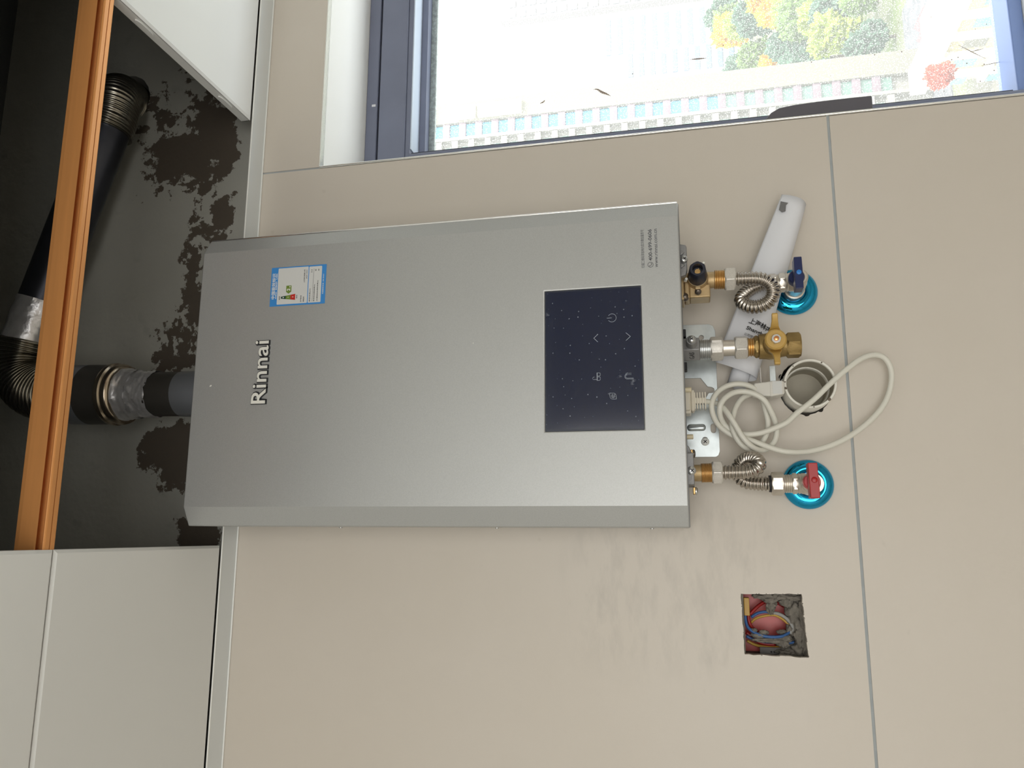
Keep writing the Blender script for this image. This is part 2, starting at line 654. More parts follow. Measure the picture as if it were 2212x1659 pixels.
def ring_loop(cx, cz, r, n=40, jit=0.0, rz=None):
    return [(cx + math.cos(2 * PI * i / n) * (r + random.uniform(-jit, jit)),
             cz + math.sin(2 * PI * i / n) * ((rz or r) + random.uniform(-jit, jit))) for i in range(n)]


def rrect(x0, x1, z0, z1, r, n=5):
    out_ = []
    for cx, cz, a in ((x1 - r, z1 - r, 0), (x0 + r, z1 - r, 90), (x0 + r, z0 + r, 180), (x1 - r, z0 + r, 270)):
        for i in range(n + 1):
            an = math.radians(a + 90 * i / n)
            out_.append((cx + r * math.cos(an), cz + r * math.sin(an)))
    return out_


def stroke(name, lines, w, y, m, parent, thick=0.0003):
    """thin printed lines on a face that looks to -Y; lines: lists of (x, z)"""
    mb = MB()
    for ln in lines:
        for (x0, z0), (x1, z1) in zip(ln, ln[1:]):
            d = Vector((x1 - x0, z1 - z0))
            if d.length < 1e-7:
                continue
            d.normalize()
            p = Vector((-d.y, d.x)) * w / 2
            e = d * w * 0.3
            mb.prism([(x0 - e.x + p.x, z0 - e.y + p.y), (x0 - e.x - p.x, z0 - e.y - p.y), (x1 + e.x - p.x, z1 + e.y - p.y), (x1 + e.x + p.x, z1 + e.y + p.y)], 'y', y - thick, y)
    return mb.build(name, m, parent, 0)


def arc(cx, cz, r, a0, a1, n=20, rz=None):
    return [(cx + r * math.cos(math.radians(a0 + (a1 - a0) * i / n)), cz + (rz or r) * math.sin(math.radians(a0 + (a1 - a0) * i / n))) for i in range(n + 1)]


def lump(mb, c, r, seed=0, amp=0.35, sub=2, scale=1.6, fine=0.0):
    """irregular mortar lump"""
    bm = bmesh.new()
    bmesh.ops.create_icosphere(bm, subdivisions=sub, radius=1)
    off = Vector((seed * 3.7, seed * 1.3, seed * 5.1))
    vs = []
    for v in bm.verts:
        k_ = 1 + amp * noise.noise(v.co * scale + off) + amp * 0.5 * noise.noise(v.co * scale * 2.7 + off) + fine * noise.noise(v.co * scale * 6.5 + off)
        vs.append((c[0] + v.co.x * r[0] * k_, c[1] + v.co.y * r[1] * k_, c[2] + v.co.z * r[2] * k_))
    bm.verts.ensure_lookup_table()
    fs = [tuple(v.index for v in f.verts) for f in bm.faces]
    bm.free()
    return mb.add(vs, fs)


def screw_head(parent, c, d, r, h, m=None, name='screw', cross=True):
    """pan-head screw whose head looks along d"""
    d = Vector(d).normalized()
    c = Vector(c)
    mb = MB().lathe(c, d, [(0, r), (h * 0.45, r), (h * 0.8, r * 0.8), (h, r * 0.45)], 20)
    o = mb.build(name, m or m_screw, parent)
    if cross:
        a = d.orthogonal().normalized()
        b = d.cross(a)
        mc = MB()
        for u, v in ((a, b), (b, a)):
            q = [c + d * (h * 0.6) + u * r * 0.5 * i + v * r * 0.1 * j for i, j in ((-1, -1), (1, -1), (1, 1), (-1, 1))]
            q2 = [p + d * h * 0.46 for p in q]
            mc.add(q + q2, [(0, 1, 2, 3), (7, 6, 5, 4), (0, 4, 5, 1), (1, 5, 6, 2), (2, 6, 7, 3), (3, 7, 4, 0)])
        mc.build('cross_slot', m_seal, o, 0)
    return o


# ================================================================== the room
WIN_X0, WIN_X1, WIN_Z0, WIN_Z1 = 0.5575, 1.66, 1.03, 2.0963
Z_CEIL = 2.196
RX0, RX1, RY0, RZ1 = -1.65, 1.95, -3.0, 2.72
T = 0.26

# back wall core (behind the tiles) with the openings left free
wall = MB()
TY = 0.011
wall.box(RX0, 0.12, TY, T, -0.02, 1.33)
wall.box(0.25, WIN_X0, TY, T, -0.02, 1.47)
wall.box(0.12, 0.25, TY, T, -0.02, 1.33)
wall.box(RX0, -0.155, TY, T, 1.33, 1.52)
wall.box(-0.065, 0.135, TY, T, 1.33, 1.52)
wall.box(0.135, 0.25, TY, T, 1.455, 1.52)
wall.box(0.235, 0.25, TY, T, 1.33, 1.455)
wall.box(0.135, 0.235, TY, T, 1.33, 1.352)
wall.box(0.25, WIN_X0, TY, T, 1.47, 1.52)
wall.box(-0.155, -0.065, 0.075, T, 1.33, 1.52)
wall.box(RX0, WIN_X0, TY, T, 1.52, 2.212)
wall.box(WIN_X0, WIN_X1, TY, T, -0.02, WIN_Z0)
wall.box(WIN_X1, RX1, TY, T, -0.02, 2.212)
wall.box(WIN_X0, WIN_X1, TY, T, WIN_Z1 + 0.004, 2.212)
wall_back = wall.build('wall_back', m_grout, None, 0)
tag(wall_back, kind='structure')

# electrical hole and drain hole are cut through the big tile
BOX = [(-0.0731, 1.495), (-0.072, 1.4235), (-0.1461, 1.4195), (-0.1451, 1.4937)]
def rough_edge(pts, n, jit):
    out_ = []
    for i in range(len(pts)):
        a, b = Vector(pts[i]), Vector(pts[(i + 1) % len(pts)])
        for k_ in range(n):
            p = a.lerp(b, k_ / n)
            j = jit if k_ else 0
            out_.append((p.x + random.uniform(-j, j), p.y + random.uniform(-j, j)))
    return out_
SEAM_Z, SEAM_X = 1.3525, 0.5560
DRAIN = (0.1840, 1.4035)
drain_hole = [(DRAIN[0] + math.cos(a) * (0.0352 + 0.0008 * math.sin(3 * a) + random.uniform(-.0006, .0006)),
               DRAIN[1] + math.sin(a) * (0.0325 + random.uniform(-.0006, .0006))) for a in [2 * PI * i / 60 for i in range(60)]]
plate('tile', [[(RX0, SEAM_Z + .0018), (SEAM_X - .0014, SEAM_Z + .0018), (SEAM_X - .0014, 2.212), (RX0, 2.212)],
               rough_edge(BOX, 14, 0.0006), drain_hole], 0.0, 0.010, m_tile, wall_back)
plate('tile', [[(RX0, 0.55), (SEAM_X - .0014, 0.55), (SEAM_X - .0014, SEAM_Z - .0018), (RX0, SEAM_Z - .0018)]], 0.0, 0.010, m_tile, wall_back)
plate('tile', [[(SEAM_X + .0014, WIN_Z1), (RX1, WIN_Z1), (RX1, 2.212), (SEAM_X + .0014, 2.212)]], 0.0, 0.010, m_tile, wall_back)
plate('tile', [[(SEAM_X + .0014, 0.0), (RX1, 0.0), (RX1, WIN_Z0), (SEAM_X + .0014, WIN_Z0)]], 0.0, 0.010, m_tile, wall_back)
plate('tile', [[(RX0, 0.0), (SEAM_X - .0014, 0.0), (SEAM_X - .0014, 0.5476), (RX0, 0.5476)]], 0.0, 0.010, m_tile, wall_back)
gb = MB()
gb.box(RX0, SEAM_X + .0014, .0012, .0108, SEAM_Z - .0019, SEAM_Z + .0019)
gb.box(SEAM_X - .0015, SEAM_X + .0015, .0012, .0108, WIN_Z1, 2.212)
gb.box(RX0, SEAM_X, .0012, .0108, 0.5475, 0.5501)
gb.build('grout_line', m_groutl, wall_back, 0)
# mortar edge showing on top of the tiles inside the ceiling void
mb = MB()
xx = -0.1
while xx < 0.74:
    w_ = random.uniform(0.03, 0.08)
    mb.box(xx, xx + w_, 0.0015, 0.012, 2.206, 2.211 + random.uniform(0.001, 0.006))
    xx += w_ + 0.002
mb.build('mortar_edge', m_grout, wall_back, 0)

# bare concrete over the tiles, with the flue hole
HOLE = (0.722, 2.468)
plate('wall_upper', [[(RX0, 2.212), (RX1, 2.212), (RX1, RZ1), (RX0, RZ1)], ring_loop(HOLE[0], HOLE[1], 0.046, 40, 0.0008)], 0.010, 0.11, m_conc)
tag(bpy.data.objects['wall_upper'], kind='structure')
hb = MB()
hb.box(HOLE[0] - .06, HOLE[0] + .06, 0.112, 0.13, HOLE[1] - .06, HOLE[1] + .06)
hb.build('flue_hole_back', m_hole, bpy.data.objects['wall_upper'], 0)  # black sheet added to stand for the darkness inside the hole

tag(MB().box(RX0 - .1, RX0, RY0, T, -0.02, RZ1).build('wall_left', m_room, None, 0), kind='structure')
tag(MB().box(RX1, RX1 + .1, RY0, T, -0.02, RZ1).build('wall_right', m_room, None, 0), kind='structure')
fw = MB()
fw.box(RX0, RX1, RY0 - .1, RY0, -0.02, RZ1)
tag(fw.build('wall_front', m_room, None, 0), kind='structure')
tag(MB().box(RX0 - .1, RX1 + .1, RY0 - .1, T, -0.08, -0.02).build('floor', m_floor, None, 0), kind='structure')
tag(MB().box(RX0 - .1, RX1 + .1, RY0 - .1, T, RZ1, RZ1 + .1).build('ceiling', m_slab, None, 0), kind='structure')
# the part of the hung ceiling outside the picture
cl = MB()
OX0, OX1, OY0 = -0.019, 0.6265, -0.6393
PX0, PX1 = OX0 - 0.3, OX1 + 0.3
cl.box(RX0, PX0 - .001, OY0, -0.037, Z_CEIL, Z_CEIL + .02)
cl.box(PX1 + .001, RX1, OY0, -0.037, Z_CEIL, Z_CEIL + .02)
cl.box(RX0, RX1, RY0, OY0 - .001, Z_CEIL, Z_CEIL + .02)
tag(cl.build('ceiling_lining', m_ceil, None, 0), kind='structure')

# edge trim on the wall
tr_ = MB()
tr_.box(RX0, RX1, -0.0365, -0.0005, Z_CEIL - .002, Z_CEIL - .0002)
tr_.box(RX0, RX1, -0.0014, -0.0004, Z_CEIL - .002, Z_CEIL + .008)
trim1 = tag(tr_.build('trim_1', m_trim, None, 0), kind='structure')
MB().cyl((RX0, -0.0368, Z_CEIL - .0014), (RX1, -0.0368, Z_CEIL - .0014), 0.0012, 8).build('rolled_edge', m_trimlip, trim1)
MB().cyl((RX0, -0.0012, Z_CEIL - .0026), (RX1, -0.0012, Z_CEIL - .0026), 0.0013, 8).build('wall_bead', m_trimlip, trim1)


# ------------------------------------------------------------------ ceiling panels
def ceiling_panel(x0, x1, y0, y1, label, tabs=()):
    t_ = thing('ceiling_panel', label, 'ceiling panel', ((x0 + x1) / 2, (y0 + y1) / 2, Z_CEIL), 'square metal ceiling panels')
    g = 0.0006
    c = 0.0035
    m_ = MB()
    a, b, e, f = x0 + g, x1 - g, y0 + g, y1 - g
    z = Z_CEIL
    lo = [(a + c, e + c, z), (b - c, e + c, z), (b - c, f - c, z), (a + c, f - c, z)]
    up = [(a, e, z + .0022), (b, e, z + .0022), (b, f, z + .0022), (a, f, z + .0022)]
    tp = [(a, e, z + .0035), (b, e, z + .0035), (b, f, z + .0035), (a, f, z + .0035)]
    m_.add(lo + up + tp, [(0, 1, 2, 3), (8, 9, 10, 11)] + [(i, (i + 1) % 4, (i + 1) % 4 + 4, i + 4) for i in range(4)] + [(i + 4, (i + 1) % 4 + 4, (i + 1) % 4 + 8, i + 8) for i in range(4)])
    m_.build('face', m_ceil, t_, 0)
    fl = MB()
    h = 0.0165
    fl.box(a, a + .001, e, f, z + .003, z + h)
    fl.box(b - .001, b, e, f, z + .003, z + h)
    fl.box(a, b, e, e + .001, z + .003, z + h)
    fl.box(a, b, f - .001, f, z + .003, z + h)
    fl.build('flange', m_ceil, t_, 0)
    for side, yy in tabs:
        x = a if side < 0 else b
        tb = [(yy + .011 * math.cos(q) + (.006 if math.cos(q) > 0 else -.006), z + .0095 + .0035 * math.sin(q)) for q in [2 * PI * i / 16 for i in range(16)]]
        MB().prism(tb, 'x', x + side * .0018, x).build('snap_tab', m_ceil, t_)
    return t_


ceiling_panel(PX0, OX0, -0.3383, -0.0373, 'grey white ceiling panel left of the open void, touching the wall trim')
ceiling_panel(PX0, OX0, -0.6393, -0.3383, 'grey white ceiling panel left of the open void, beyond the keel line from the wall')
ceiling_panel(OX1, PX1, -0.3383, -0.0373, 'bright white ceiling panel above the window, right of the open void', [(-1, -.095), (-1, -.275)])
ceiling_panel(OX1, PX1, -0.6393, -0.3383, 'white ceiling panel right of the void on the room side of the bronze keel')

# bronze triangular keel with its slot, over the panel joint
kz, ky = Z_CEIL + .004, -0.3415
half = [(-.0006, 0), (-.0060, 0), (-.0072, .0006), (-.0076, .0018), (-.0068, .0032), (-.0012, .0044), (-.0012, .0165), (-.0078, .0170), (-.0082, .0096), (-.0088, .0090),
        (-.0107, .0285), (-.0098, .0290), (-.0098, .0338), (-.0090, .0345)]
kp = half + [(-x, z) for x, z in reversed(half)] + [(.0006, .025), (-.0006, .025)]
kp = [(ky + a, kz + b) for a, b in kp]
keel = thing('ceiling_keel', 'bronze painted metal keel rail crossing the open ceiling void', 'keel rail', (0.3, ky, kz))
MB().prism(kp, 'x', -1.2, 1.5).build('rail', m_bronze, keel, 25)

# ------------------------------------------------------------------ window
w1 = thing('window_1', None, None, (1.1, 0.16, WIN_Z0))
tag(w1, kind='structure')
YF = 0.16
rv = MB()
rv.box(WIN_X0, WIN_X1, 0.0105, 0.24, WIN_Z1, WIN_Z1 + .004)
rv.box(WIN_X0 - .004 + .0035, WIN_X0 + .003, 0.0105, 0.24, WIN_Z0, WIN_Z1)
rv.box(WIN_X1 - .003, WIN_X1, 0.0105, 0.24, WIN_Z0, WIN_Z1)
rv.box(WIN_X0, WIN_X1, 0.0105, 0.24, WIN_Z0 - .004, WIN_Z0 + .002)
rv.build('reveal', m_white, w1, 0)
def wpart(name, m, *boxes, bevel=0.0015):
    b = MB()
    for q in boxes:
        b.box(*q)
    return b.build(name, m, w1, 0, bevel)
X0, X1 = WIN_X0 + .003, WIN_X1 - .003
wpart('head_rail', m_navy, (X0, X1, YF + .004, .235, 2.0745, WIN_Z1), bevel=.002)
wpart('head_joint', m_seal, (X0, X1, YF + .010, .235, 2.0700, 2.0745), bevel=0)
wpart('sash_head', m_navy, (X0, X1, YF, .235, 2.0195, 2.0700), bevel=.002)
wpart('sash_lip', m_navy, (X0, X1, YF + .003, .235, 2.0105, 2.0195), bevel=.0012)
wpart('lower_face', m_navylit, (X0 + .10, X1 - .09, YF + .004, .235, 2.0085, 2.0105), bevel=0)
wpart('glazing_seal', m_navy, (X0 + .085, X1 - .09, .203, .235, 1.9965, 2.0085), bevel=.001)
wpart('stile', m_navy, (X0, 0.6505, YF, .235, WIN_Z0, 2.0105), bevel=.002)
wpart('stile_seal', m_seal, (0.6505, 0.6540, YF + .006, .235, WIN_Z0 + .03, 2.0085), bevel=0)
wpart('stile', m_navy, (X1 - .09, X1, YF, .235, WIN_Z0, 2.0105), bevel=.002)
wpart('bottom_rail', mat('navy_frame_lit_blue', srgb(118, 140, 190), 0.35), (0.6505, X1 - .09, YF + .01, .235, WIN_Z0 + .002, WIN_Z0 + .022), bevel=.002)  # lit look of the lower rail put into a lighter blue
wpart('spacer_bar', m_spacer, (0.654, X1 - .09, .2235, .2295, 1.9855, 1.9965), (0.654, 0.6585, .2235, .2295, WIN_Z0 + .02, 1.9855), bevel=0)
pane = MB()
pane.add([(0.6505, .2225, WIN_Z0 + .015), (X1 - .09, .2225, WIN_Z0 + .015), (X1 - .09, .2225, 2.0), (0.6505, .2225, 2.0)], [(0, 1, 2, 3)])
pane.build('pane', m_glass, w1, 0)
wpart('sill_scuff', m_paper, (0.75, 0.754, YF + .003, YF + .006, 2.078, 2.085), bevel=0)

# dried splashes on the glass
spl = MB()
def splash(pts, w):
    p = crom([(x, .2205, z) for x, z in pts], .0012)
    n_ = len(p)
    spl.tube(p, lambda i: max(.0003, w * math.sin(PI * (i + .6) / (n_ + .6)) * (1 + .3 * math.sin(i * 2.1))), 6)
splash([(0.7676, 1.6933), (0.7671, 1.6865), (0.7607, 1.6785), (0.7562, 1.6704), (0.7512, 1.6629)], .0020)
splash([(0.7524, 1.7886), (0.7550, 1.7825), (0.7585, 1.7800)], .0012)
splash([(0.8029, 1.5259), (0.8020, 1.5107), (0.8014, 1.4976)], .0013)
splash([(0.7562, 1.0917), (0.7592, 1.0720)], .0006)
splash([(0.7300, 1.0781), (0.7332, 1.0481)], .0006)
splash([(0.7708, 1.1078), (0.7520, 1.0847), (0.7411, 1.0705)], .0006)
for i in range(46):
    x, z = random.uniform(.66, .83), random.uniform(1.06, 1.30) if i < 34 else random.uniform(1.3, 1.75)
    r_ = random.choice((.0005, .0006, .0008, .0011))
    spl.lathe((x, .2225, z), (0, -1, 0), [(0, r_), (.0004, r_ * .8)], 7)
tag(spl.build('dirt_splashes', mat('dried_grime', srgb(150, 136, 126), .9), w1, 30), kind='stuff')

# handle on the stile, most of it hidden behind the wall edge
wh = thing('window_handle', 'charcoal lever handle on the window stile, peeping past the wall edge', 'handle', (0.628, 0.145, 1.34))
prof = [(0.606, 1.425), (0.6215, 1.4205), (0.6325, 1.4105), (0.6385, 1.3990), (0.6412, 1.3800), (0.6428, 1.3400), (0.6432, 1.3000), (0.6430, 1.2680), (0.6415, 1.2665), (0.606, 1.2665)]
MB().prism(prof, 'y', 0.118, 0.140).build('grip', m_dark, wh, 30, .002)
MB().box(0.611, 0.632, 0.1405, 0.1595, 1.33, 1.40).build('base', m_dark, wh, 0, .003)

# bright edge trim round the window opening
m_chrome = mat('polished_edge_trim', srgb(246, 246, 242), 0.22, 0.85)
tr2 = MB()
tr2.cyl((WIN_X0 - .0002, .0002, WIN_Z0), (WIN_X0 - .0002, .0002, WIN_Z1), .0016, 14)
tr2.box(SEAM_X - .0008, WIN_X0 + .0006, -0.0008, 0.0104, WIN_Z0, WIN_Z1)
tr2.box(SEAM_X, WIN_X1, -0.0006, 0.0104, WIN_Z1 - .0012, WIN_Z1 + .0004)
tag(tr2.build('trim_2', m_chrome, None, 40), kind='structure')


# ================================================================== water heater
HX0, HX1, HZ0, HZ1 = 0.0065, 0.3885, 1.5537, 2.1785
FX0, FX1, FY, CY = 0.0300, 0.3665, -0.155, -0.1415
wh_ = thing('water_heater', 'silver grey wall-hung gas water heater with a dark touch panel', 'water heater', ((HX0 + HX1) / 2, -0.08, HZ0))
SX0, SX1, SZ0, SZ1 = 0.1150, 0.2842, 1.5993, 1.7131
cs = MB()
xs, zs = [FX0, SX0, SX1, FX1], [HZ0, SZ0, SZ1, HZ1]
g = [[(x, FY, z) for z in zs] for x in xs]
vs = [p for r_ in g for p in r_]
fs = []
for i in range(3):
    for j in range(3):
        if (i, j) != (1, 1):
            fs.append((i * 4 + j, (i + 1) * 4 + j, (i + 1) * 4 + j + 1, i * 4 + j + 1))
D_ = 0.0028
hole = [(SX0, FY, SZ0), (SX1, FY, SZ0), (SX1, FY, SZ1), (SX0, FY, SZ1)]
o_ = len(vs)
vs += [(x, FY + D_, z) for x, y, z in hole]
hi = [5, 9, 10, 6]
fs += [(hi[i], hi[(i + 1) % 4], o_ + (i + 1) % 4, o_ + i) for i in range(4)] + [(o_, o_ + 1, o_ + 2, o_ + 3)]
# bevelled flanks, sides, top, bottom
o2 = len(vs)
BYK = -0.020
vs += [(HX0, CY, HZ0), (HX0, CY, HZ1), (HX0, BYK, HZ0), (HX0, BYK, HZ1), (HX1, CY, HZ0), (HX1, CY, HZ1), (HX1, BYK, HZ0), (HX1, BYK, HZ1)]
fs += [(o2, 0, 1, 2, 3, o2 + 1), (12, o2 + 4, o2 + 5, 15, 14, 13), (o2 + 2, o2, o2 + 1, o2 + 3), (o2 + 4, o2 + 6, o2 + 7, o2 + 5),
       (0, o2, o2 + 2, o2 + 6, o2 + 4, 12, 8, 4), (3, 7, 11, 15, o2 + 5, o2 + 7, o2 + 3, o2 + 1), (o2 + 2, o2 + 3, o2 + 7, o2 + 6)]
cs.add(vs, fs)
cs.build('front_cover', m_case, wh_, 20, .0032, 3)
MB().box(HX0 + .004, HX1 - .004, -0.0195, -0.004, HZ0 + .01, HZ1 - .006).build('back_body', m_caseb, wh_, 0)
MB().box(HX0 + .0012, HX1 - .0012, -0.1395, -0.0205, HZ0 - .0006, HZ0 - .0001).build('base_plate', m_caseb, wh_, 0)
for z in (1.60, 1.80, 2.02):
    MB().cyl((HX0 - .0001, -.03, z), (HX0 - .0012, -.03, z), .0025, 10).build('rivet', m_screw, wh_)

MB().cyl((HX1 + .0004, CY + .0008, HZ0 + .001), (HX1 + .0004, CY + .0008, HZ1 - .002), .0012, 12).build('edge_fold_glint', mat('fold_edge_glint', srgb(240, 240, 238), .18, .9), wh_)  # cover's fold, a bright bead added for the window's glint
# control panel
cp = MB().box(SX0 + .0003, SX1 - .0003, FY + .0012, FY + .0027, SZ0 + .0003, SZ1 - .0003).build('control_panel', m_bezel, wh_, 0)
gx0, gx1, gz0, gz1 = SX0 + .0030, SX1 - .0022, SZ0 + .0012, SZ1 - .0014
plate('touch_glass', [rrect(gx0, gx1, gz0, gz1, .002, 4)], FY + .0002, FY + .0012, m_screen, cp, 0)
YI = FY + .0002
lw = .00045
stroke('power_icon', [arc(.2469, 1.6334, .0049, 90 + 38, 90 + 360 - 38), [(.2469, 1.6392), (.2469, 1.6338)]], lw, YI, m_icon, cp)
stroke('up_icon', [[(.2281, 1.6502), (.2236, 1.6550), (.2190, 1.6504)]], lw, YI, m_icon, cp)
stroke('down_icon', [[(.2282, 1.6176), (.2236, 1.6126), (.2191, 1.6176)]], lw, YI, m_icon, cp)
bx = []
bx.append(arc(.1757, 1.6553, .0014, 180, 0, 8) + [(.1771, 1.6520)])
bx[0] = [(.1743, 1.6520)] + [(.1743, 1.6553)] + arc(.1758, 1.6555, .0015, 180, 20, 8) + [(.1774, 1.6552)]
bx.append([(.1731, 1.6520), (.1823, 1.6520)])
bx.append([(.1731, 1.6514), (.1823, 1.6514)])
bx.append([(.1733, 1.6514), (.1733, 1.6490), (.1740, 1.6482), (.1770, 1.6482), (.1774, 1.6490), (.1774, 1.6514)])
bx.append([(.1784, 1.6514), (.1784, 1.6490), (.1790, 1.6482), (.1816, 1.6482), (.1821, 1.6490), (.1821, 1.6514)])
stroke('basin_icon', bx, .0004, YI, m_icon, cp)
sh = [[(.1737, 1.6104), (.1737, 1.6180), (.1750, 1.6198), (.1775, 1.6200), (.1792, 1.6192), (.1800, 1.6180)],
      [(.1746, 1.6104), (.1746, 1.6176), (.1756, 1.6189), (.1774, 1.6191), (.1786, 1.6184)], [(.1737, 1.6104), (.1746, 1.6104)],
      [(.1780, 1.6176), (.1812, 1.6168)], [(.1782, 1.6182), (.1808, 1.6182)]]
for i in range(3):
    for j in range(3):
        sh.append([(.1786 + i * .001, 1.6160 - j * .0014), (.1786 + i * .001, 1.6156 - j * .0014)])
stroke('shower_icon', sh, .00035, YI, m_icon, cp)
ec = [[(.1508, 1.6300), (.1508, 1.6340)] + arc(.1540, 1.6342, .0032, 180, 90, 8) + [(.1580, 1.6378), (.1578, 1.6340)] + arc(.1546, 1.6336, .0033, 0, -90, 8) + [(.1508, 1.6300)],
      arc(.1543, 1.6338, .0021, 0, 320, 16), [(.1524, 1.6338), (.1563, 1.6338)], arc(.1543, 1.6338, .0011, 0, 300, 10)]
stroke('leaf_icon', ec, .0004, YI, m_icon, cp)

# raised maker's lettering
lx0, lx1, lz0, lz1 = 0.1592, 0.2412, 2.0722, 2.0921
lb = fit_text('brand_lettering', 'Rinnai', lx0 - .0008, lx1 + .0010, lz0 - .0016, lz1 + .0006, FY, m_ltrb, wh_, .046, .0016)
lb['label'] = 'black edge of the raised maker lettering'
fl_ = fit_text('letter_face', 'Rinnai', lx0, lx1, lz0, lz1, FY - .0016, m_ltr, lb, .008, .0006)
fl_['label'] = 'white face of the raised lettering'

# energy label sticker
eb = plate('energy_label', [rrect(.2865, .3390, 1.9980, 2.0755, .0006, 3)], FY - .0004, FY - .0001, m_lblue, wh_)
eb['label'] = 'blue and white energy label sticker'
YL = FY - .0004
plate('white_field', [rrect(.2886, .3375, 2.0229, 2.0655, .001, 3)], YL - .0002, YL, m_lwhite, eb)
plate('white_field', [rrect(.2886, .3371, 2.0040, 2.0218, .001, 3)], YL - .0002, YL, m_lwhite, eb)
fit_text('title_writing', '中国能效标识', .2962, .3310, 2.0688, 2.0738, YL, m_ltr, eb, .012, .0002)
fit_text('title_writing', 'CHINA   ENERGY   LABEL', .2964, .3312, 2.0666, 2.0682, YL, m_ltr, eb, .03, .0002)
YW = YL - .0002
for (a0, a1, h0, h1, mm, dg) in ((2.0597, 2.0530, .0020, .0034, m_ldgreen, '1'), (2.0530, 2.0464, .0034, .0047, m_lgreen, '2'), (2.0464, 2.0397, .0047, .0062, m_lred, '3')):
    cx = .2976
    MB().prism([(cx - h0 * .65, a0), (cx + h0 * .65, a0), (cx + h1 * .65, a1), (cx - h1 * .65, a1)], 'y', YW - .0002, YW).build('grade_bar', mm, eb, 0)
    fit_text('grade_number', dg, cx - .0006, cx + .0006, (a0 + a1) / 2 - .0009, (a0 + a1) / 2 + .0009, YW - .0002, m_ltr, eb, .02, .0001)
MB().prism([(.3024, 2.0494), (.3050, 2.0529), (.3133, 2.0529), (.3133, 2.0457), (.3050, 2.0457)], 'y', YW - .0002, YW).build('grade_arrow', m_lgreen, eb, 0)
fit_text('grade_number', '2', .3062, .3094, 2.0472, 2.0518, YW - .0002, m_ltr, eb, .03, .0001)
fit_text('grade_writing', '级', .3106, .3126, 2.0468, 2.0486, YW - .0002, m_ltr, eb, .02, .0001)
for (s_, a, b, c, d_) in (('能效高', .2950, .2996, 2.0612, 2.0627), ('能效低', .2956, .3002, 2.0368, 2.0383), ('生产者名称', .2902, .2992, 2.0308, 2.0324), ('规格型号', .2902, .2972, 2.0270, 2.0286),
                          ('上海林内有限公司', .3160, .3335, 2.0272, 2.0290), ('额定热负荷(kW)', .2902, .3075, 2.0182, 2.0202), ('JSQ31-G52Y', .3210, .3335, 2.0240, 2.0256), ('31.0', .3290, .3330, 2.0172, 2.0190),
                          ('额定热负荷热效率(%)', .2902, .3128, 2.0124, 2.0142), ('85', .3308, .3332, 2.0118, 2.0134),
                          ('50%额定热负荷热效率(%)', .2902, .3180, 2.0080, 2.0098), ('89', .3308, .3332, 2.0076, 2.0092)):
    fit_text('small_writing', s_, a, b, c, d_, YW, m_black, eb, .01, .0001)
stroke('rule_line', [[(.2902, 2.0158), (.3340, 2.0152)]], .0003, YW, m_print, eb, .0001)
fit_text('small_writing', '依据国家标准  GB 20665', .2990, .3260, 2.0008, 2.0024, YL, m_ltr, eb, .01, .0001)

# service print on the cover
fit_text('service_print', '扫描二维码添加林内官方微信服务号', .3052, .3524, 1.5941, 1.5980, FY, m_print, wh_, 0.0, .0001)
sp_ = fit_text('service_print', '400-699-0606', .3134, .3523, 1.5850, 1.5893, FY, m_print, wh_, .012, .0001)
stroke('phone_mark', [arc(.3085, 1.5873, .0031, 0, 360, 24), [(.3071, 1.5888), (.3070, 1.5880), (.3076, 1.5869), (.3086, 1.5861), (.3096, 1.5859), (.3101, 1.5862)], [(.3071, 1.5889), (.3076, 1.5882)], [(.3093, 1.5862), (.3101, 1.5865)]], .0005, FY, m_print, wh_, .0001)
fit_text('service_print', 'www.rinnai.com.cn', .3050, .3522, 1.5788, 1.5827, FY, m_print, wh_, .004, .0001)
for x, z, r_ in ((.1853, 2.1524, .0011), (.2248, 1.8008, .0006), (.2436, 1.5892, .0005), (.1845, 2.1535, .0008)):
    MB().lathe((x, FY, z), (0, -1, 0), [(0, r_), (.0003, r_ * .7)], 9).build('paint_fleck', m_ltr, wh_)

# under-side fittings that belong to the heater
# cold inlet: brass body with black cap, grey lug
ci = MB()
ci.box(.2822, .3170, -.094, -.056, 1.5502, 1.5545)
ci_o = ci.build('cold_inlet', m_brass, wh_, 0, .001)
ci_o['label'] = 'brass cold water inlet with a black filter cap'
b_ = MB()
b_.box(.2853, .3019, -.0885, -.0600, 1.5187, 1.5440)
b_.box(.2848, .3060, -.0900, -.0585, 1.5433, 1.5500)
b_.build('side_chamber', m_brass, ci_o, 40, .0018, 3)
MB().cyl((.3110, -.075, 1.5505), (.3107, -.075, 1.5128), .0103, 28).build('inlet_pipe', m_brass, ci_o)
MB().lathe((.3085, -.076, 1.5335), (0, -1, 0), [(0, .0132), (.020, .0128), (.022, .0118)], 28).build('filter_housing', m_brass, ci_o)
b_ = MB()
b_.box(.2925, .2965, -.100, -.088, 1.5304, 1.5368)
b_.build('lug', m_brass, ci_o, 0, .0008)
screw_head(ci_o, (.2912, -.094, 1.5335), (-.8, -.6, 0), .0040, .003, m_screwd, cross=False)
kn = MB()
kN = 48
def knob_r(i, r_):
    return r_ * (1 + .055 * (1 if math.cos(6 * 2 * PI * i / kN) > .3 else 0))
vsk, fsk = [], []
for dy, r_, wav in ((0, .0112, 0), (.004, .0117, 0), (.016, .0100, 1), (.024, .0092, 1), (.0252, .0084, 1), (.0252, .0062, 0), (.014, .0058, 0)):
    for i in range(kN):
        q = knob_r(i, r_) if wav else r_
        vsk.append((.3085 + .0022 * dy / .025 + q * math.cos(2 * PI * i / kN), -.098 - dy, 1.5335 + q * math.sin(2 * PI * i / kN)))
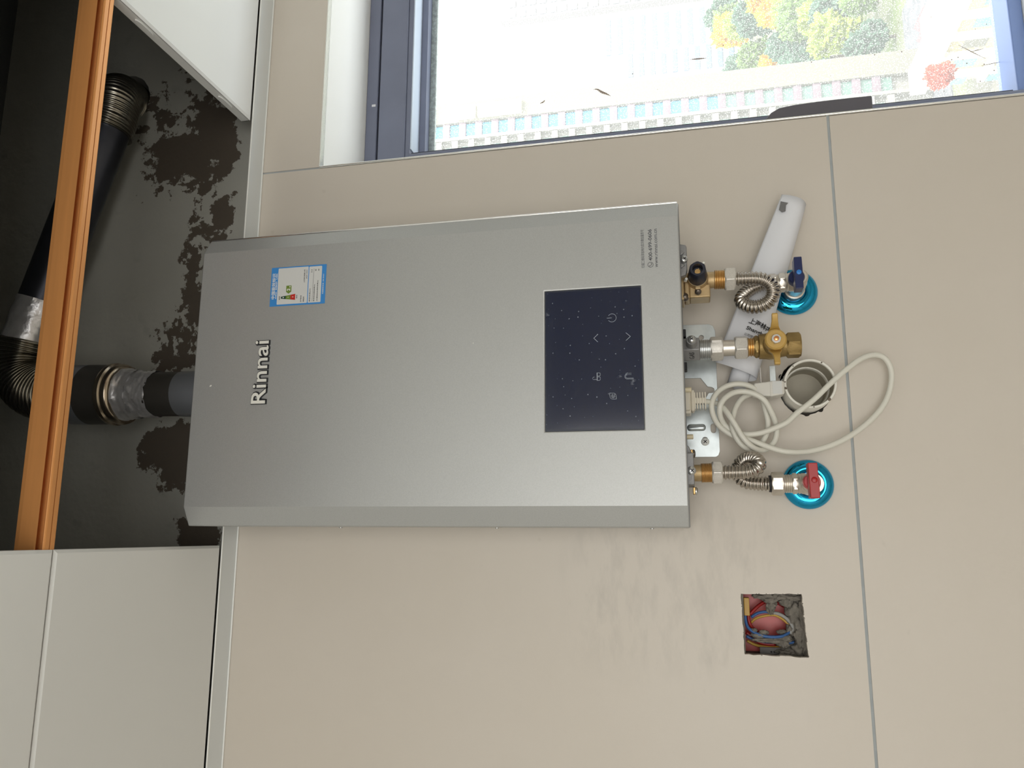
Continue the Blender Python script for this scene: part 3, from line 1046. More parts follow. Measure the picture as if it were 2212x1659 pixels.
for k_ in range(6):
    for i in range(kN):
        j = (i + 1) % kN
        fsk.append((k_ * kN + i, k_ * kN + j, (k_ + 1) * kN + j, (k_ + 1) * kN + i))
fsk.append(tuple(6 * kN + i for i in range(kN)))
kn.add(vsk, fsk)
kn.build('filter_cap', m_knob, ci_o)
b_ = MB()
b_.lathe((.3100, -.1120, 1.5335), (0, -1, 0), [(0, .0036), (.002, .0034)], 18)
b_.box(.3092, .3134, -.1160, -.1140, 1.5318, 1.5326)
b_.build('brass_stem', m_brasst, ci_o)
MB().lathe((.3185, -.119, 1.5262), (.2, -1, 0), [(0, .0016), (.001, .0014)], 12).build('white_dot', m_ltr, ci_o)
MB().thread((.3107, -.075, 1.5130), (.3103, -.075, 1.5000), .0120, .0021, .0011).build('thread', m_brasst, ci_o)
screw_head(ci_o, (.2865, -.089, 1.5502), (0, -.25, -1), .0052, .0050, m_screwd, cross=False)
lg = MB()
lg.prism([(.3036, 1.5545), (.3060, 1.5470), (.3120, 1.5455), (.3400, 1.5452), (.3435, 1.5462), (.3455, 1.5545)], 'y', -.118, -.108)
lg.prism([(.3130, 1.5535), (.3170, 1.5475), (.3210, 1.5535)], 'y', -.1215, -.118)
lg.prism([(.3290, 1.5535), (.3330, 1.5475), (.3400, 1.5545)], 'y', -.1205, -.118)
lug = lg.build('grey_lug', m_alu, wh_, 30, .0015)
screw_head(lug, (.3245, -.1200, 1.5490), (.08, -1, -.25), .0046, .0032)
lg = MB().lathe((.3045, -.100, 1.5480), (0, -1, -.2), [(0, .0022), (.006, .0016)], 10)
lg.build('sealant_dab', m_ltr, wh_)

# hot outlet: grey block with brass neck
ho = MB()
ho.box(.0556, .0928, -.106, -.045, 1.5462, 1.5545)
ho.prism([(.0800, 1.5545), (.0800, 1.5480), (.0935, 1.5480), (.1010, 1.5510), (.1040, 1.5545)], 'y', -.095, -.060)
ho_o = ho.build('hot_outlet', m_alu, wh_, 30, .001)
ho_o['label'] = 'grey cast hot water outlet block with brass neck'
MB().cyl((.0717, -.07, 1.5465), (.0717, -.07, 1.5378), .0100, 28).build('neck', m_brass, ho_o)
MB().thread((.0717, -.07, 1.5380), (.0718, -.07, 1.5252), .0117, .0015, .0009).build('thread', m_brasst, ho_o)
MB().box(.0900, .0995, -.078, -.062, 1.5468, 1.5497).build('brass_ear', m_brasst, ho_o, 0, .0008)
MB().box(.0460, .0545, -.078, -.062, 1.5455, 1.5484).build('brass_ear', m_brasst, ho_o, 0, .0008)
screw_head(ho_o, (.0950, -.07, 1.5468), (0, 0, -1), .0052, .0030, m_screwd, cross=False)
screw_head(ho_o, (.0500, -.07, 1.5455), (0, 0, -1), .0048, .0030, m_screw, cross=False)
screw_head(ho_o, (.0718, -.1065, 1.5492), (0, -1, -.2), .0050, .0030)

# gas inlet: grey block
gi = MB().lathe((.2240, -.073, 1.5545), (0, 0, -1), [(0, .0158), (.0195, .0158), (.0205, .0150)], 6, phase=PI / 12)
gi_o = gi.build('gas_inlet', m_alu, wh_, 25, .0006)
gi_o['label'] = 'grey cast gas inlet marked GAS'
# engraved-looking raised letters on the facet that looks to the lower left of the photograph
def gas_place(u, w, h):
    a0 = PI / 12
    nx = Vector((-math.sin(PI / 4 + 0.05), -math.cos(PI / 4 + 0.05), 0))
    tx = Vector((nx.y, -nx.x, 0))
    if tx.x < 0:
        tx = -tx
    cpt = Vector((.2240, -.073, 1.5437)) + nx * (.0158 * math.cos(PI / 6) + .0002)
    return cpt + tx * ((u - .5) * .0095) + Vector((0, 0, (w - .5) * .0060)) + nx * h * 4
fit_text('gas_lettering', 'GAS', 0, 0, 0, 0, 0, mat('dark_cast_lettering', srgb(92, 92, 92), .6, .4), gi_o, .01, .0001, place=gas_place)
MB().lathe((.2262, -.078, 1.5436), (.12, -1, 0), [(0, .0066), (.022, .0063), (.023, .0056)], 24).build('test_boss', m_alu, gi_o)
screw_head(gi_o, (.2290, -.1015, 1.5434), (.10, -1, 0), .0046, .0040)
MB().thread((.2238, -.07, 1.5342), (.2237, -.07, 1.5205), .0122, .0022, .0010).build('thread', m_screw, gi_o)
for xx in (.2425, .2010):
    plate('rubber_plug', [rrect(xx - .0046, xx + .0046, 1.5498, 1.5540, .001, 3)], -.084, -.066, m_rubber, wh_, .0006)

# power socket and small drain nipples
so = MB()
so.box(.1440, .1764, -.072, -.048, 1.5470, 1.5552)
so.box(.1475, .1735, -.076, -.070, 1.5478, 1.5545)
so.build('power_socket', m_cream, wh_, 0, .0015)
m_ivory = mat('ivory_plastic', srgb(232, 220, 188), .4)
MB().cyl((.1722, -.079, 1.5552), (.1722, -.079, 1.5458), .0031, 14, .0005).build('drain_nipple', m_ivory, wh_)
MB().cyl((.1168, -.060, 1.5552), (.1168, -.060, 1.5455), .0031, 14, .0005).build('drain_nipple', m_ivory, wh_)

# ------------------------------------------------------------------ mounting bracket on the wall
YB = -0.0012
br = thing('mounting_bracket', 'zinc plated steel bracket screwed to the wall under the heater', 'bracket', (0.18, 0.0, 1.52))
ol = [(.0975, 1.580), (.0971, 1.5180), (.0990, 1.5148), (.1042, 1.5129), (.1696, 1.5126), (.1780, 1.5128)]
ol += [(.1803, 1.5132)]
ol = [(.0975, 1.580), (.0971, 1.5180), (.0990, 1.5148), (.1042, 1.5129), (.1696, 1.5126), (.1996, 1.5126), (.2552, 1.5119), (.2638, 1.5123), (.2705, 1.5150), (.2730, 1.5205), (.2738, 1.580),
      (.2017, 1.580), (.2007, 1.5331), (.1891, 1.5247), (.1880, 1.5190), (.1860, 1.5165), (.1838, 1.5160), (.1815, 1.5170), (.1805, 1.5192), (.1804, 1.5235), (.1734, 1.5280), (.1690, 1.5290), (.1676, 1.580)]
slot = rrect(.1279, .1402, 1.5162, 1.5230, .0033, 6)
slot2 = rrect(.1150, .1230, 1.5270, 1.5342, .0034, 6)
hole3 = ring_loop(.2553, 1.5302, .0034, 20)
plate('plate', [list(reversed(ol)), slot, slot2, hole3], YB - .0018, YB, m_zinc, br, .0004)
rb = MB()
pr_ = rrect(.1308, .1400, 1.5290, 1.5530, .0044, 6)
n_ = len(pr_)
cxm, czm = .1354, 1.541
vs = [(x, YB - .0018, z) for x, z in pr_] + [(cxm + (x - cxm) * .75, YB - .0040, czm + (z - czm) * .93) for x, z in pr_] + [(cxm + (x - cxm) * .3, YB - .0048, czm + (z - czm) * .86) for x, z in pr_]
fs = [(i, (i + 1) % n_, (i + 1) % n_ + n_, i + n_) for i in range(n_)] + [(i + n_, (i + 1) % n_ + n_, (i + 1) % n_ + 2 * n_, i + 2 * n_) for i in range(n_)] + [tuple(range(2 * n_, 3 * n_))]
rb.add(vs, fs)
rb.build('pressed_rib', m_zinc, br, 60)
screw_head(br, (.1167, YB - .0018, 1.5306), (0, -1, 0), .0052, .0030, m_trimlip)

# ================================================================== hoses and valves under the heater
# cold water: corrugated hose with one loop
hc = thing('flexible_hose', 'stainless corrugated hose with an open loop, in front of the rolled paper', 'hose', (.295, -.07, 1.47))
MB().hexnut((.3105, -.075, 1.5008), (.3103, -.075, 1.4876), .0158, PI / 6 + .31).build('union_nut', m_nickel2, hc, 30, .0005, 2)
corrugated([(.3103, -.075, 1.4885), (.3098, -.075, 1.4713), (.3078, -.076, 1.4575), (.3010, -.076, 1.4470), (.2895, -.074, 1.4440), (.2795, -.071, 1.4500), (.2752, -.068, 1.4620),
            (.2775, -.064, 1.4735), (.2860, -.058, 1.4810), (.2955, -.053, 1.4775), (.3040, -.049, 1.4680), (.3085, -.048, 1.4570), (.3100, -.049, 1.4470), (.3098, -.05, 1.4385)],
           .0087, .0017, .0042).build('corrugated_tube', m_steel, hc, 80)
MB().hexnut((.3097, -.05, 1.4460), (.3096, -.05, 1.4368), .0118, .2).build('union_nut', m_nickel, hc, 30)

# hot water: corrugated hose with a tight curl
hh = thing('flexible_hose', 'stainless corrugated hose tightly curled over, on the hot side', 'hose', (.075, -.06, 1.47))
MB().hexnut((.0720, -.07, 1.5256), (.0719, -.07, 1.5132), .0150, PI / 6 + .07).build('union_nut', m_nickel2, hh, 30, .0005, 2)
corrugated([(.0719, -.07, 1.5140), (.0720, -.071, 1.4960), (.0724, -.073, 1.4840), (.0758, -.074, 1.4748), (.0820, -.071, 1.4708), (.0880, -.064, 1.4740), (.0900, -.055, 1.4815),
            (.0865, -.049, 1.4885), (.0815, -.047, 1.4925), (.0735, -.045, 1.4945), (.0665, -.045, 1.4915), (.0618, -.046, 1.4845), (.0600, -.048, 1.4740), (.0594, -.050, 1.4640), (.0593, -.05, 1.4560)],
           .0087, .0017, .0042).build('corrugated_tube', m_steel, hh, 80)
MB().cyl((.0593, -.05, 1.4590), (.0593, -.05, 1.4566), .0100, 24).build('rubber_washer', m_rubber, hh)
MB().hexnut((.0593, -.05, 1.4566), (.0592, -.05, 1.4422), .0142, 0.05).build('union_nut', m_nickel, hh, 30, .0005, 2)


def angle_valve(label, x, z_top, z_thr, z_hex, z_end, wall_x, wall_z, r, film, phase):
    v = thing('angle_valve', label, 'valve', (x, 0, wall_z))
    MB().thread((x, -.05, z_top), (x, -.05, z_thr), r * .90, .0021, .0010).build('thread', m_nickel, v)
    MB().hexnut((x, -.05, z_thr), (x, -.05, z_hex), r * 1.02, phase).build('hex_collar', m_nickel, v, 30)
    b = MB()
    b.lathe((x, -.05, z_hex), (0, 0, -1), [(0, r * .92), (.0016, r * 1.0), (.0030, r * .93), (.0045, r), (z_hex - z_end - .006, r), (z_hex - z_end, r * .78)], 32)
    b.lathe((x, -.05, (z_hex + z_end) / 2 - .003), (0, -1, 0), [(0, r * .9), (.019, r * .86), (.021, r * .70)], 28)
    b.build('body', m_nickel, v)
    MB().lathe((x, -.05, wall_z), (0, 1, 0), [(0, r * .95), (.030, r * .92), (.0308, .0128), (.0500, .0128)], 28).build('wall_stub', m_nickel, v)
    MB().lathe((wall_x, -.0012, wall_z), (0, -1, 0), [(0, .0304), (.0014, .0307), (.0032, .0302), (.0062, .0286), (.0086, .0262), (.0102, .0234), (.0110, .0204), (.0108, .0178), (.0098, .0158), (.0078, .0145), (.0050, .0142)], 56).build('wall_rosette', film, v, 60)
    return v


cv = angle_valve('nickel angle valve with a navy blue handle and blue rosette', .3094, 1.4390, 1.4345, 1.4262, 1.4030, .3104, 1.4115, .0120, m_bluefilm, .35)
hd = MB()
hd.lathe((.3062, -.0700, 1.4165), (0, -1, 0), [(0, .0094), (.011, .0094), (.0125, .0084)], 28)
hd_o = hd.build('handle', m_bluehd, cv, 40)
b_ = MB()
b_.prism([(.3062 + a, 1.4165 + c) for a, c in ((-.0205, -.0046), (-.0205, .0046), (-.0030, .0048), (.0190, .0046), (.0190, -.0044), (-.0030, -.0048))], 'y', -.1000, -.0822)
b_.build('lever', m_bluehd, hd_o, 0, .0008)
MB().lathe((.3058, -.1000, 1.4163), (0, -1, 0), [(0, .0029), (.0008, .0029), (.0012, .0022)], 20).build('button', m_bluedot, hd_o)

hv = angle_valve('nickel angle valve with a red handle and blue rosette', .0592, 1.4428, 1.4330, 1.4262, 1.4068, .0610, 1.4082, .0124, m_bluefilm, .1)
hd = MB()
hd.lathe((.0596, -.0700, 1.4142), (0, -1, 0), [(0, .0094), (.012, .0094), (.0135, .0084)], 28)
hd_o = hd.build('handle', m_redl, hv, 40)
hd_o['label'] = 'red handle with a paler disc behind'
b_ = MB()
b_.prism([(.0600 + a, 1.4145 + c) for a, c in ((-.0200, -.0056), (-.0200, .0050), (.0198, .0058), (.0198, -.0046))], 'y', -.1000, -.0830)
b_.build('lever', m_red, hd_o, 0, .0008)
MB().lathe((.0604, -.1000, 1.4141), (0, -1, 0), [(0, .0034), (.0012, .0032), (.0016, .0022)], 20).build('button', m_red, hd_o)

# gas ball valve with its nickel coupling
gv = thing('gas_valve', 'brass gas ball valve with a mustard yellow butterfly handle', 'valve', (.224, -.07, 1.45))
gx, gy = .2240, -.07
MB().hexnut((gx, gy, 1.5214), (gx, gy, 1.5060), .0154, .0).build('coupling_nut', m_nickel2, gv, 30, .0005, 2)
MB().cyl((gx, gy, 1.5062), (gx, gy, 1.4920), .0099, 32).build('coupling_tube', m_nickel, gv)
MB().hexnut((gx, gy, 1.4924), (gx, gy, 1.4772), .0150, -.157).build('coupling_nut', m_nickel2, gv, 30, .0005, 2)
MB().thread((gx, gy, 1.4774), (gx, gy, 1.4690), .0116, .0021, .0011).build('thread', m_brasst, gv)
b_ = MB()
b_.hexnut((gx, gy, 1.4694), (gx, gy, 1.4640), .0138, .2)
b_.lathe((gx, gy, 1.4645), (0, 0, -1), [(0, .0136), (.0008, .0152), (.0050, .0154), (.0080, .0156), (.0150, .0170), (.0215, .0160), (.0270, .0136), (.0320, .0130), (.0340, .0140)], 36)
b_.lathe((gx - .0010, gy, 1.4484), (0, -1, 0), [(0, .0128), (.026, .0120), (.027, .0105)], 28)
b_.build('body', m_ybrass, gv, 35)
MB().hexnut((gx, gy, 1.4322), (gx, gy, 1.4158), .0160, .46).build('end_hex', m_ybrass, gv, 30)
bh = MB()
hx, hz = .2220, 1.4484
bh.lathe((hx, -.1000, hz), (0, -1, 0), [(0, .0112), (.003, .0124), (.0135, .0122), (.0150, .0105)], 36)
hd_o = bh.build('butterfly_handle', m_yhandle, gv, 40)
w_ = MB()
for s_ in (1, -1):
    prf = [(0, -.0985, .010), (.011, -.1010, .0075), (.016, -.1090, .0044), (.0225, -.1140, .0034), (.0290, -.1160, .0033), (.0305, -.1150, .0032)]
    vs, fs = [], []
    for d_, y_, hw in prf:
        for dz, dy in ((-hw, -.0035), (hw, -.0035), (hw, .0035), (-hw, .0035)):
            vs.append((hx + s_ * d_, y_ + dy, hz + dz * (1 if d_ > .005 else .8)))
    for k_ in range(len(prf) - 1):
        for i in range(4):
            j = (i + 1) % 4
            fs.append((k_ * 4 + i, k_ * 4 + j, k_ * 4 + 4 + j, k_ * 4 + 4 + i))
    fs += [(0, 1, 2, 3), tuple(4 * len(prf) - 1 - i for i in range(4))]
    MB().add(vs, fs).build('wing', m_yhandle, hd_o, 25, .0007)
MB().hexnut((.2214, -.1148, 1.4484), (.2214, -.1200, 1.4484), .0058, .2).build('stem_nut', m_nickel, gv, 30)
b_ = MB().lathe((.2214, -.1200, 1.4484), (0, -1, 0), [(0, .0046), (.0006, .0046), (.0006, .0034)], 24, caps=False)
b_.build('stem_washer', m_screw, gv, 0)
MB().lathe((.2214, -.1196, 1.4484), (0, -1, 0), [(0, .0030), (.0022, .0028), (.0026, .0020)], 20).build('stem', mat('copper_stem', srgb(232, 160, 104), .25, .9), gv)

# ------------------------------------------------------------------ rolled paper behind the pipes
pa = Vector((.2157, -.030, 1.5148))         # near end of the free edge
pb = Vector((.4353, -.030, 1.4214))         # far end
ax = (pb - pa).normalized()
pp = Vector((-.391, 0, -.920))
vs, fs = [], []
NU, NV = 60, 16
def sheet(u):
    """cross-section: (distance across, y), u in 0..1 along the rolled sheet"""
    L = [(0.0, -.0300), (.30, -.0345), (.62, -.0355), (.84, -.0320), (.96, -.0245), (1.0, -.0165), (.95, -.0085), (.80, -.0040), (.60, -.0030), (.46, -.0070), (.41, -.0140), (.46, -.0215), (.60, -.0250), (.76, -.0235), (.86, -.0175), (.82, -.0110), (.70, -.0085), (.58, -.0110)]
    f = u * (len(L) - 1)
    i = min(int(f), len(L) - 2)
    w = f - i
    p0, p1, p2, p3 = [Vector(L[max(0, min(len(L) - 1, i + q))]) for q in (-1, 0, 1, 2)]
    return 0.5 * ((2 * p1) + (p2 - p0) * w + (2 * p0 - 5 * p1 + 4 * p2 - p3) * w * w + (3 * p1 - p0 - 3 * p2 + p3) * w ** 3)
for j in range(NV + 1):
    tv = j / NV
    width = .0555 + (.0335 - .0555) * tv
    for i in range(NU + 1):
        u = i / NU
        a, y = sheet(u)
        sh_ = -.021 * max(0.0, min(1.0, (u - .30) / .35)) * (1 - tv)
        p = pa + ax * (tv * .2386 + sh_) + pp * (a * width)
        y = min(y, -.0135 + .12 * (y + .0135))
        p.y = y - .002 * math.sin(tv * PI)
        vs.append(p)
for j in range(NV):
    for i in range(NU):
        q = j * (NU + 1) + i
        fs.append((q, q + 1, q + NU + 2, q + NU + 1))
pm = bpy.data.meshes.new('rolled_paper')
pm.from_pydata([tuple(p) for p in vs], [], fs)
po = finish('rolled_paper', pm, m_paper, None, 180)
so_ = po.modifiers.new('thickness', 'SOLIDIFY')
so_.thickness = .0003
tag(po, 'rolled white paper sheet with black print, tucked behind the pipes', 'paper')
def on_paper(o, tx, sx, sz, u0, ang):
    """place writing on the front of the sheet: origin o, running direction at ang below the axis"""
    d = Vector((math.cos(ang), math.sin(ang)))
    n_ = Vector((-d.y, d.x))
    def pl(u, w, h):
        x = o[0] + d.x * u * sx + n_.x * w * sz
        z = o[1] + d.y * u * sx + n_.y * w * sz
        rel = Vector((x - pa.x, 0, z - pa.z))
        tv = rel.dot(ax) / .2386
        wd = .0555 + (.0335 - .0555) * tv
        a = rel.dot(pp) / wd
        k_ = 0.0
        # front curve of the sheet at that distance across
        best = -.030
        for i in range(40):
            aa, yy = sheet(i / 40 * .30)
            if aa <= a + .01:
                best = yy
        return (x, best - .0024 - .002 * math.sin(tv * PI) - h, z)
    return pl
RA = math.atan2(-(1.4704 - 1.4452), -(.2675 - .2552))     # running direction of the print
RA = math.atan2(1.4452 - 1.4704, .2552 - .2675)
fit_text('print', '上海林内', 0, 0, 0, 0, 0, m_black, po, .02, .0001, place=on_paper((.2625, 1.4722), 0, .0290, .0078, 0, RA))
fit_text('print', 'Shanghai', 0, 0, 0, 0, 0, m_black, po, .02, .0001, place=on_paper((.2535, 1.4762), 0, .0265, .0062, 0, RA))
fit_text('print', '公司地址', 0, 0, 0, 0, 0, m_print, po, 0.0, .0001, place=on_paper((.2475, 1.4785), 0, .0150, .0036, 0, RA))
tp = MB()
tq = [(.4208, 1.4228), (.4172, 1.4120), (.4105, 1.4145), (.4112, 1.4200), (.4130, 1.4232)]
tq = [(.4225, 1.4242), (.4195, 1.4152), (.4165, 1.4180), (.4085, 1.4190), (.4075, 1.4232), (.4110, 1.4270)]
tp.prism(tq, 'y', -.0385, -.0379)
tp.build('tape_scrap', m_tape, po, 0)

# ------------------------------------------------------------------ power cord
pc = thing('power_cord', 'white mains cable looped in coils under the heater with a plug at its end', 'power cord', (.14, -.045, 1.45))
CABLE = [(0.1605, -0.06, 1.5339), (0.1608, -0.055, 1.5277), (0.1616, -0.043, 1.5208), (0.1596, -0.042, 1.5142), (0.1538, -0.05, 1.508), (0.1447, -0.057, 1.5033), (0.1363, -0.058, 1.4984), (0.1257, -0.058, 1.4929), (0.1145, -0.058, 1.487), (0.1073, -0.056, 1.4808), (0.1021, -0.052, 1.4737), (0.1002, -0.045, 1.4663), (0.1028, -0.036, 1.4577), (0.1092, -0.033, 1.4501), (0.1172, -0.033, 1.4458), (0.1253, -0.033, 1.4447), (0.1375, -0.035, 1.4463), (0.1468, -0.041, 1.4505), (0.1597, -0.046, 1.4568), (0.1667, -0.047, 1.4642), (0.1714, -0.047, 1.4729), (0.1738, -0.046, 1.4835), (0.1726, -0.048, 1.4939), (0.1671, -0.052, 1.5033), (0.1593, -0.055, 1.5103), (0.1512, -0.055, 1.5128), (0.1422, -0.05, 1.5121), (0.134, -0.045, 1.5081), (0.1272, -0.043, 1.5017), (0.1225, -0.044, 1.4942), (0.1204, -0.044, 1.4841), (0.1202, -0.045, 1.4741), (0.1217, -0.045, 1.464), (0.1252, -0.045, 1.4532), (0.1293, -0.045, 1.4431), (0.1345, -0.045, 1.4323), (0.1439, -0.043, 1.423), (0.1621, -0.041, 1.3998), (0.1843, -0.039, 1.3764), (0.2017, -0.034, 1.3557), (0.214, -0.028, 1.3378), (0.2183, -0.022, 1.3219), (0.2134, -0.018, 1.3099), (0.1969, -0.016, 1.3042), (0.1735, -0.016, 1.3082), (0.1532, -0.018, 1.3188), (0.1345, -0.022, 1.3367), (0.1182, -0.027, 1.3588), (0.1058, -0.033, 1.3835), (0.0985, -0.038, 1.4106), (0.098, -0.043, 1.434), (0.1012, -0.044, 1.4486), (0.1056, -0.045, 1.4601), (0.11, -0.046, 1.4706), (0.1139, -0.046, 1.4804), (0.1167, -0.045, 1.4897), (0.1198, -0.044, 1.4991), (0.1246, -0.045, 1.5067), (0.1307, -0.047, 1.5137), (0.1386, -0.05, 1.5189), (0.1468, -0.053, 1.5216), (0.1542, -0.054, 1.5223), (0.1625, -0.053, 1.5207), (0.1717, -0.05, 1.5157), (0.1789, -0.047, 1.5074), (0.1828, -0.045, 1.4981), (0.184, -0.044, 1.4871), (0.1819, -0.042, 1.4768), (0.1777, -0.039, 1.4684), (0.1706, -0.035, 1.4625), (0.1617, -0.034, 1.4587), (0.1499, -0.034, 1.4569), (0.1398, -0.034, 1.4547), (0.131, -0.034, 1.4549), (0.121, -0.034, 1.4572), (0.113, -0.034, 1.4618), (0.1061, -0.036, 1.4682), (0.102, -0.041, 1.4759), (0.1029, -0.046, 1.4827), (0.1076, -0.049, 1.4892), (0.115, -0.05, 1.4942), (0.1237, -0.05, 1.4977), (0.1312, -0.05, 1.4988), (0.1383, -0.048, 1.4978), (0.1469, -0.045, 1.4955), (0.1549, -0.041, 1.4925), (0.162, -0.038, 1.4884), (0.1681, -0.035, 1.4831), (0.1717, -0.031, 1.476), (0.1742, -0.03, 1.4686)]
cab = crom(CABLE, .0022)
for _ in range(6):
    cab = [cab[0]] + [(cab[i - 1] + cab[i] * 2 + cab[i + 1]) / 4 for i in range(1, len(cab) - 1)] + [cab[-1]]
MB().tube(cab, .0034, 16).build('cable', m_cable, pc, 180)
sr = MB()
sr.box(.1502, .1708, -.0680, -.0520, 1.5412, 1.5475)
for k_ in range(4):
    z0 = 1.5390 - k_ * .0032
    sr.box(.1502, .1708, -.0680, -.0520, z0 - .0006 - (.0 if k_ < 3 else 0), z0 + .0010)
sr.box(.1570, .1640, -.0670, -.0530, 1.5294, 1.5420)
sr.build('strain_relief', m_cream, pc, 0, .0005)
MB().box(.1470, .1740, -.0700, -.0500, 1.5425, 1.5469).build('connector', m_cream, pc, 0, .002)
pl = MB()
secs = [(1.4720, .1690, .1800, .008), (1.4690, .1684, .1845, .011), (1.4510, .1672, .1858, .013), (1.4500, .1668, .1862, .0135), (1.4365, .1690, .1864, .0135), (1.4336, .1700, .1850, .012)]
vs, fs = [], []
for z, xa, xb, h in secs:
    vs += [(xa, -.030 - h, z), (xb, -.030 - h, z), (xb, -.030 + h * .7, z), (xa, -.030 + h * .7, z)]
for k_ in range(len(secs) - 1):
    for i in range(4):
        j = (i + 1) % 4
        fs.append((k_ * 4 + i, k_ * 4 + j, k_ * 4 + 4 + j, k_ * 4 + 4 + i))
fs += [(0, 1, 2, 3), tuple(4 * len(secs) - 1 - i for i in range(4))]
pl.add(vs, fs)
pl_o = pl.build('plug', m_plug, pc, 0, .0014, 3)
MB().tube(crom([(.1730, -.032, 1.4760), (.1750, -.033, 1.4690), (.1765, -.036, 1.4610)], .002), lambda i: .0042 + .0002 * i, 14).build('plug_sleeve', m_plug, pl_o)
MB().box(.1700, .1856, -.0441, -.0434, 1.4370, 1.4480).build('plug_sticker', m_lwhite, pl_o, 0)
for bx_ in ((.1860, .2055, -.034, -.026, 1.4598, 1.4608), (.1860, .2060, -.0400, -.0388, 1.4430, 1.4500), (.1860, .2060, -.022, -.014, 1.4440, 1.4452)):
    MB().box(*bx_).build('pin', m_nickel2 if bx_[4] > 1.455 else m_zinc, pl_o, 0, .0003)

# ------------------------------------------------------------------ drain pipe in the wall
dp = thing('drain_pipe', 'open end of a white plastic pipe standing out of the wall', 'pipe', (.1837, 0, 1.402))
dy = lambda y: y + .030
MB().lathe((.1837, -.030, 1.4016), (0, 1, 0), [(.110, .0312), (.001, .0314), (.0, .0308), (.0, .0286), (.0008, .0280), (.003, .0280)], 56, caps=False).build('pipe_rim', m_pvc, dp, 40)
MB().lathe((.1837, -.030, 1.4016), (0, 1, 0), [(.003, .0280), (.034, .0277)], 56, caps=False).build('inner_wall', m_pvcshade, dp, 40)
MB().lathe((.1837, -.030, 1.4016), (0, 1, 0), [(.034, .0277), (.034, .0262), (.036, .0256), (.040, .0256)], 56, caps=False).build('inner_ring', m_pvc, dp, 40)
MB().lathe((.1837, -.030, 1.4016), (0, 1, 0), [(.040, .0256), (.072, .0256)], 56, caps=False).build('inner_wall', m_pvcshade, dp, 40)
b_ = MB().lathe((.1837, .040, 1.4016), (0, 1, 0), [(0, .0258), (.002, .0258)], 40)
b_.build('pipe_bottom', m_pvcshade, dp, 40)
b_ = MB()
for a_, w_ in ((100, .0032), (84, .0020), (225, .0040), (170, .0024), (185, .0016), (-30, .0020), (40, .0014)):
    x, z = .1837 + .0297 * math.cos(math.radians(a_)), 1.4016 + .0297 * math.sin(math.radians(a_))
    lump(b_, (x, -.0300, z), (w_ * .55, .0005, w_ * .55), a_, .5, 1)
b_.build('dirt_chip', mat('dirt_brown', srgb(110, 100, 88), .9), dp)
dpo = bpy.data.objects['dirt_chip']
tag(dpo, kind='stuff')
dm = MB()
rg = random.Random(5)
N_ = 72
vs, fs = [], []
for k_, (r_, y_) in enumerate(((.0380, .0095), (.0385, .016), (.0350, .022), (.0316, .026))):
    for i in range(N_):
        q = 2 * PI * i / N_
        j = rg.uniform(-.0010, .0010)
        vs.append((DRAIN[0] + (r_ + j) * math.cos(q), y_ + j, DRAIN[1] - .0008 + (r_ + j) * .965 * math.sin(q)))
for k_ in range(3):
    for i in range(N_):
        j = (i + 1) % N_
        fs.append((k_ * N_ + i, k_ * N_ + j, (k_ + 1) * N_ + j, (k_ + 1) * N_ + i))
dm.add(vs, fs)
dm.build('mortar_gap_shade', m_gapdark, dp, 60)  # ring coloured dark for the shade in the gap round the pipe
sc_ = MB()
for (a0, a1, r0, r1) in ((118, 176, .0345, .0385), (-75, -52, .034, .0365), (-98, -80, .034, .0375), (20, 32, .035, .037), (232, 246, .034, .0372)):
    n_ = 12
    lp = [(DRAIN[0] + .99 * r0 * math.sin(math.radians(a0 + (a1 - a0) * i / n_)), DRAIN[1] + .95 * r0 * math.cos(math.radians(a0 + (a1 - a0) * i / n_))) for i in range(n_ + 1)]
    lp += [(DRAIN[0] + (r0 + (r1 - r0) * math.sin(PI * i / n_) * random.uniform(.88, 1.0)) * math.sin(math.radians(a0 + (a1 - a0) * i / n_)), DRAIN[1] + .95 * (r0 + (r1 - r0) * math.sin(PI * i / n_) * random.uniform(.88, 1.0)) * math.cos(math.radians(a0 + (a1 - a0) * i / n_))) for i in range(n_, -1, -1)]
    sc_.prism(lp, 'y', -.0005, .0002)
tag(sc_.build('dark_smear', m_gapdark, dp, 0), kind='stuff')

# ------------------------------------------------------------------ open electrical box
eb_ = thing('electrical_box', 'open square wall box with loose red and blue wires and mortar', 'electrical box', (-.109, 0.02, 1.457))
def ebp(px, py, y=.03):
    """box-local chart (width 1410, as measured across the opening) -> room"""
    q = 1 + y / 1.05
    return ((-.0725 - 6.15e-5 * (py - 285)) * q, y, 1.55 + (1.495 - 6.4e-5 * (px - 265) - 1.55) * q)
b_ = MB()
bx0, bx1, bz0, bz1 = -.1500, -.0690, 1.4160, 1.4985
b_.box(bx0, bx0 + .002, .0108, .062, bz0, bz1)
b_.box(bx1 - .002, bx1, .0108, .062, bz0, bz1)
b_.box(bx0, bx1, .0108, .062, bz0, bz0 + .002)
b_.box(bx0, bx1, .0115, .062, bz1 - .0068, bz1)
b_.build('box_wall', m_mort, eb_, 0)
MB().box(bx0, bx1, .054, .066, bz0, bz1).build('back_plate', m_redbox, eb_, 0)
def wire(name, m, pts, r=.0021, ys=None):
    p = [ebp(*q) for q in pts]
    return MB().tube(crom(p, .0015), r, 10).build(name, m, eb_, 180)
wire('wire', m_wred, [(385, 640, .030), (385, 740, .030), (400, 860, .030), (460, 960, .032), (560, 1040, .036)], .0020)
wire('wire', m_wred, [(415, 690, .034), (540, 560, .036), (640, 480, .038), (760, 420, .040), (900, 440, .044), (1050, 520, .048)], .0022)
wire('wire', m_wblue, [(330, 660, .026), (330, 800, .026), (360, 930, .024), (450, 1020, .022), (600, 1090, .020), (800, 1115, .020), (1000, 1090, .022), (1130, 1010, .026)], .0019)
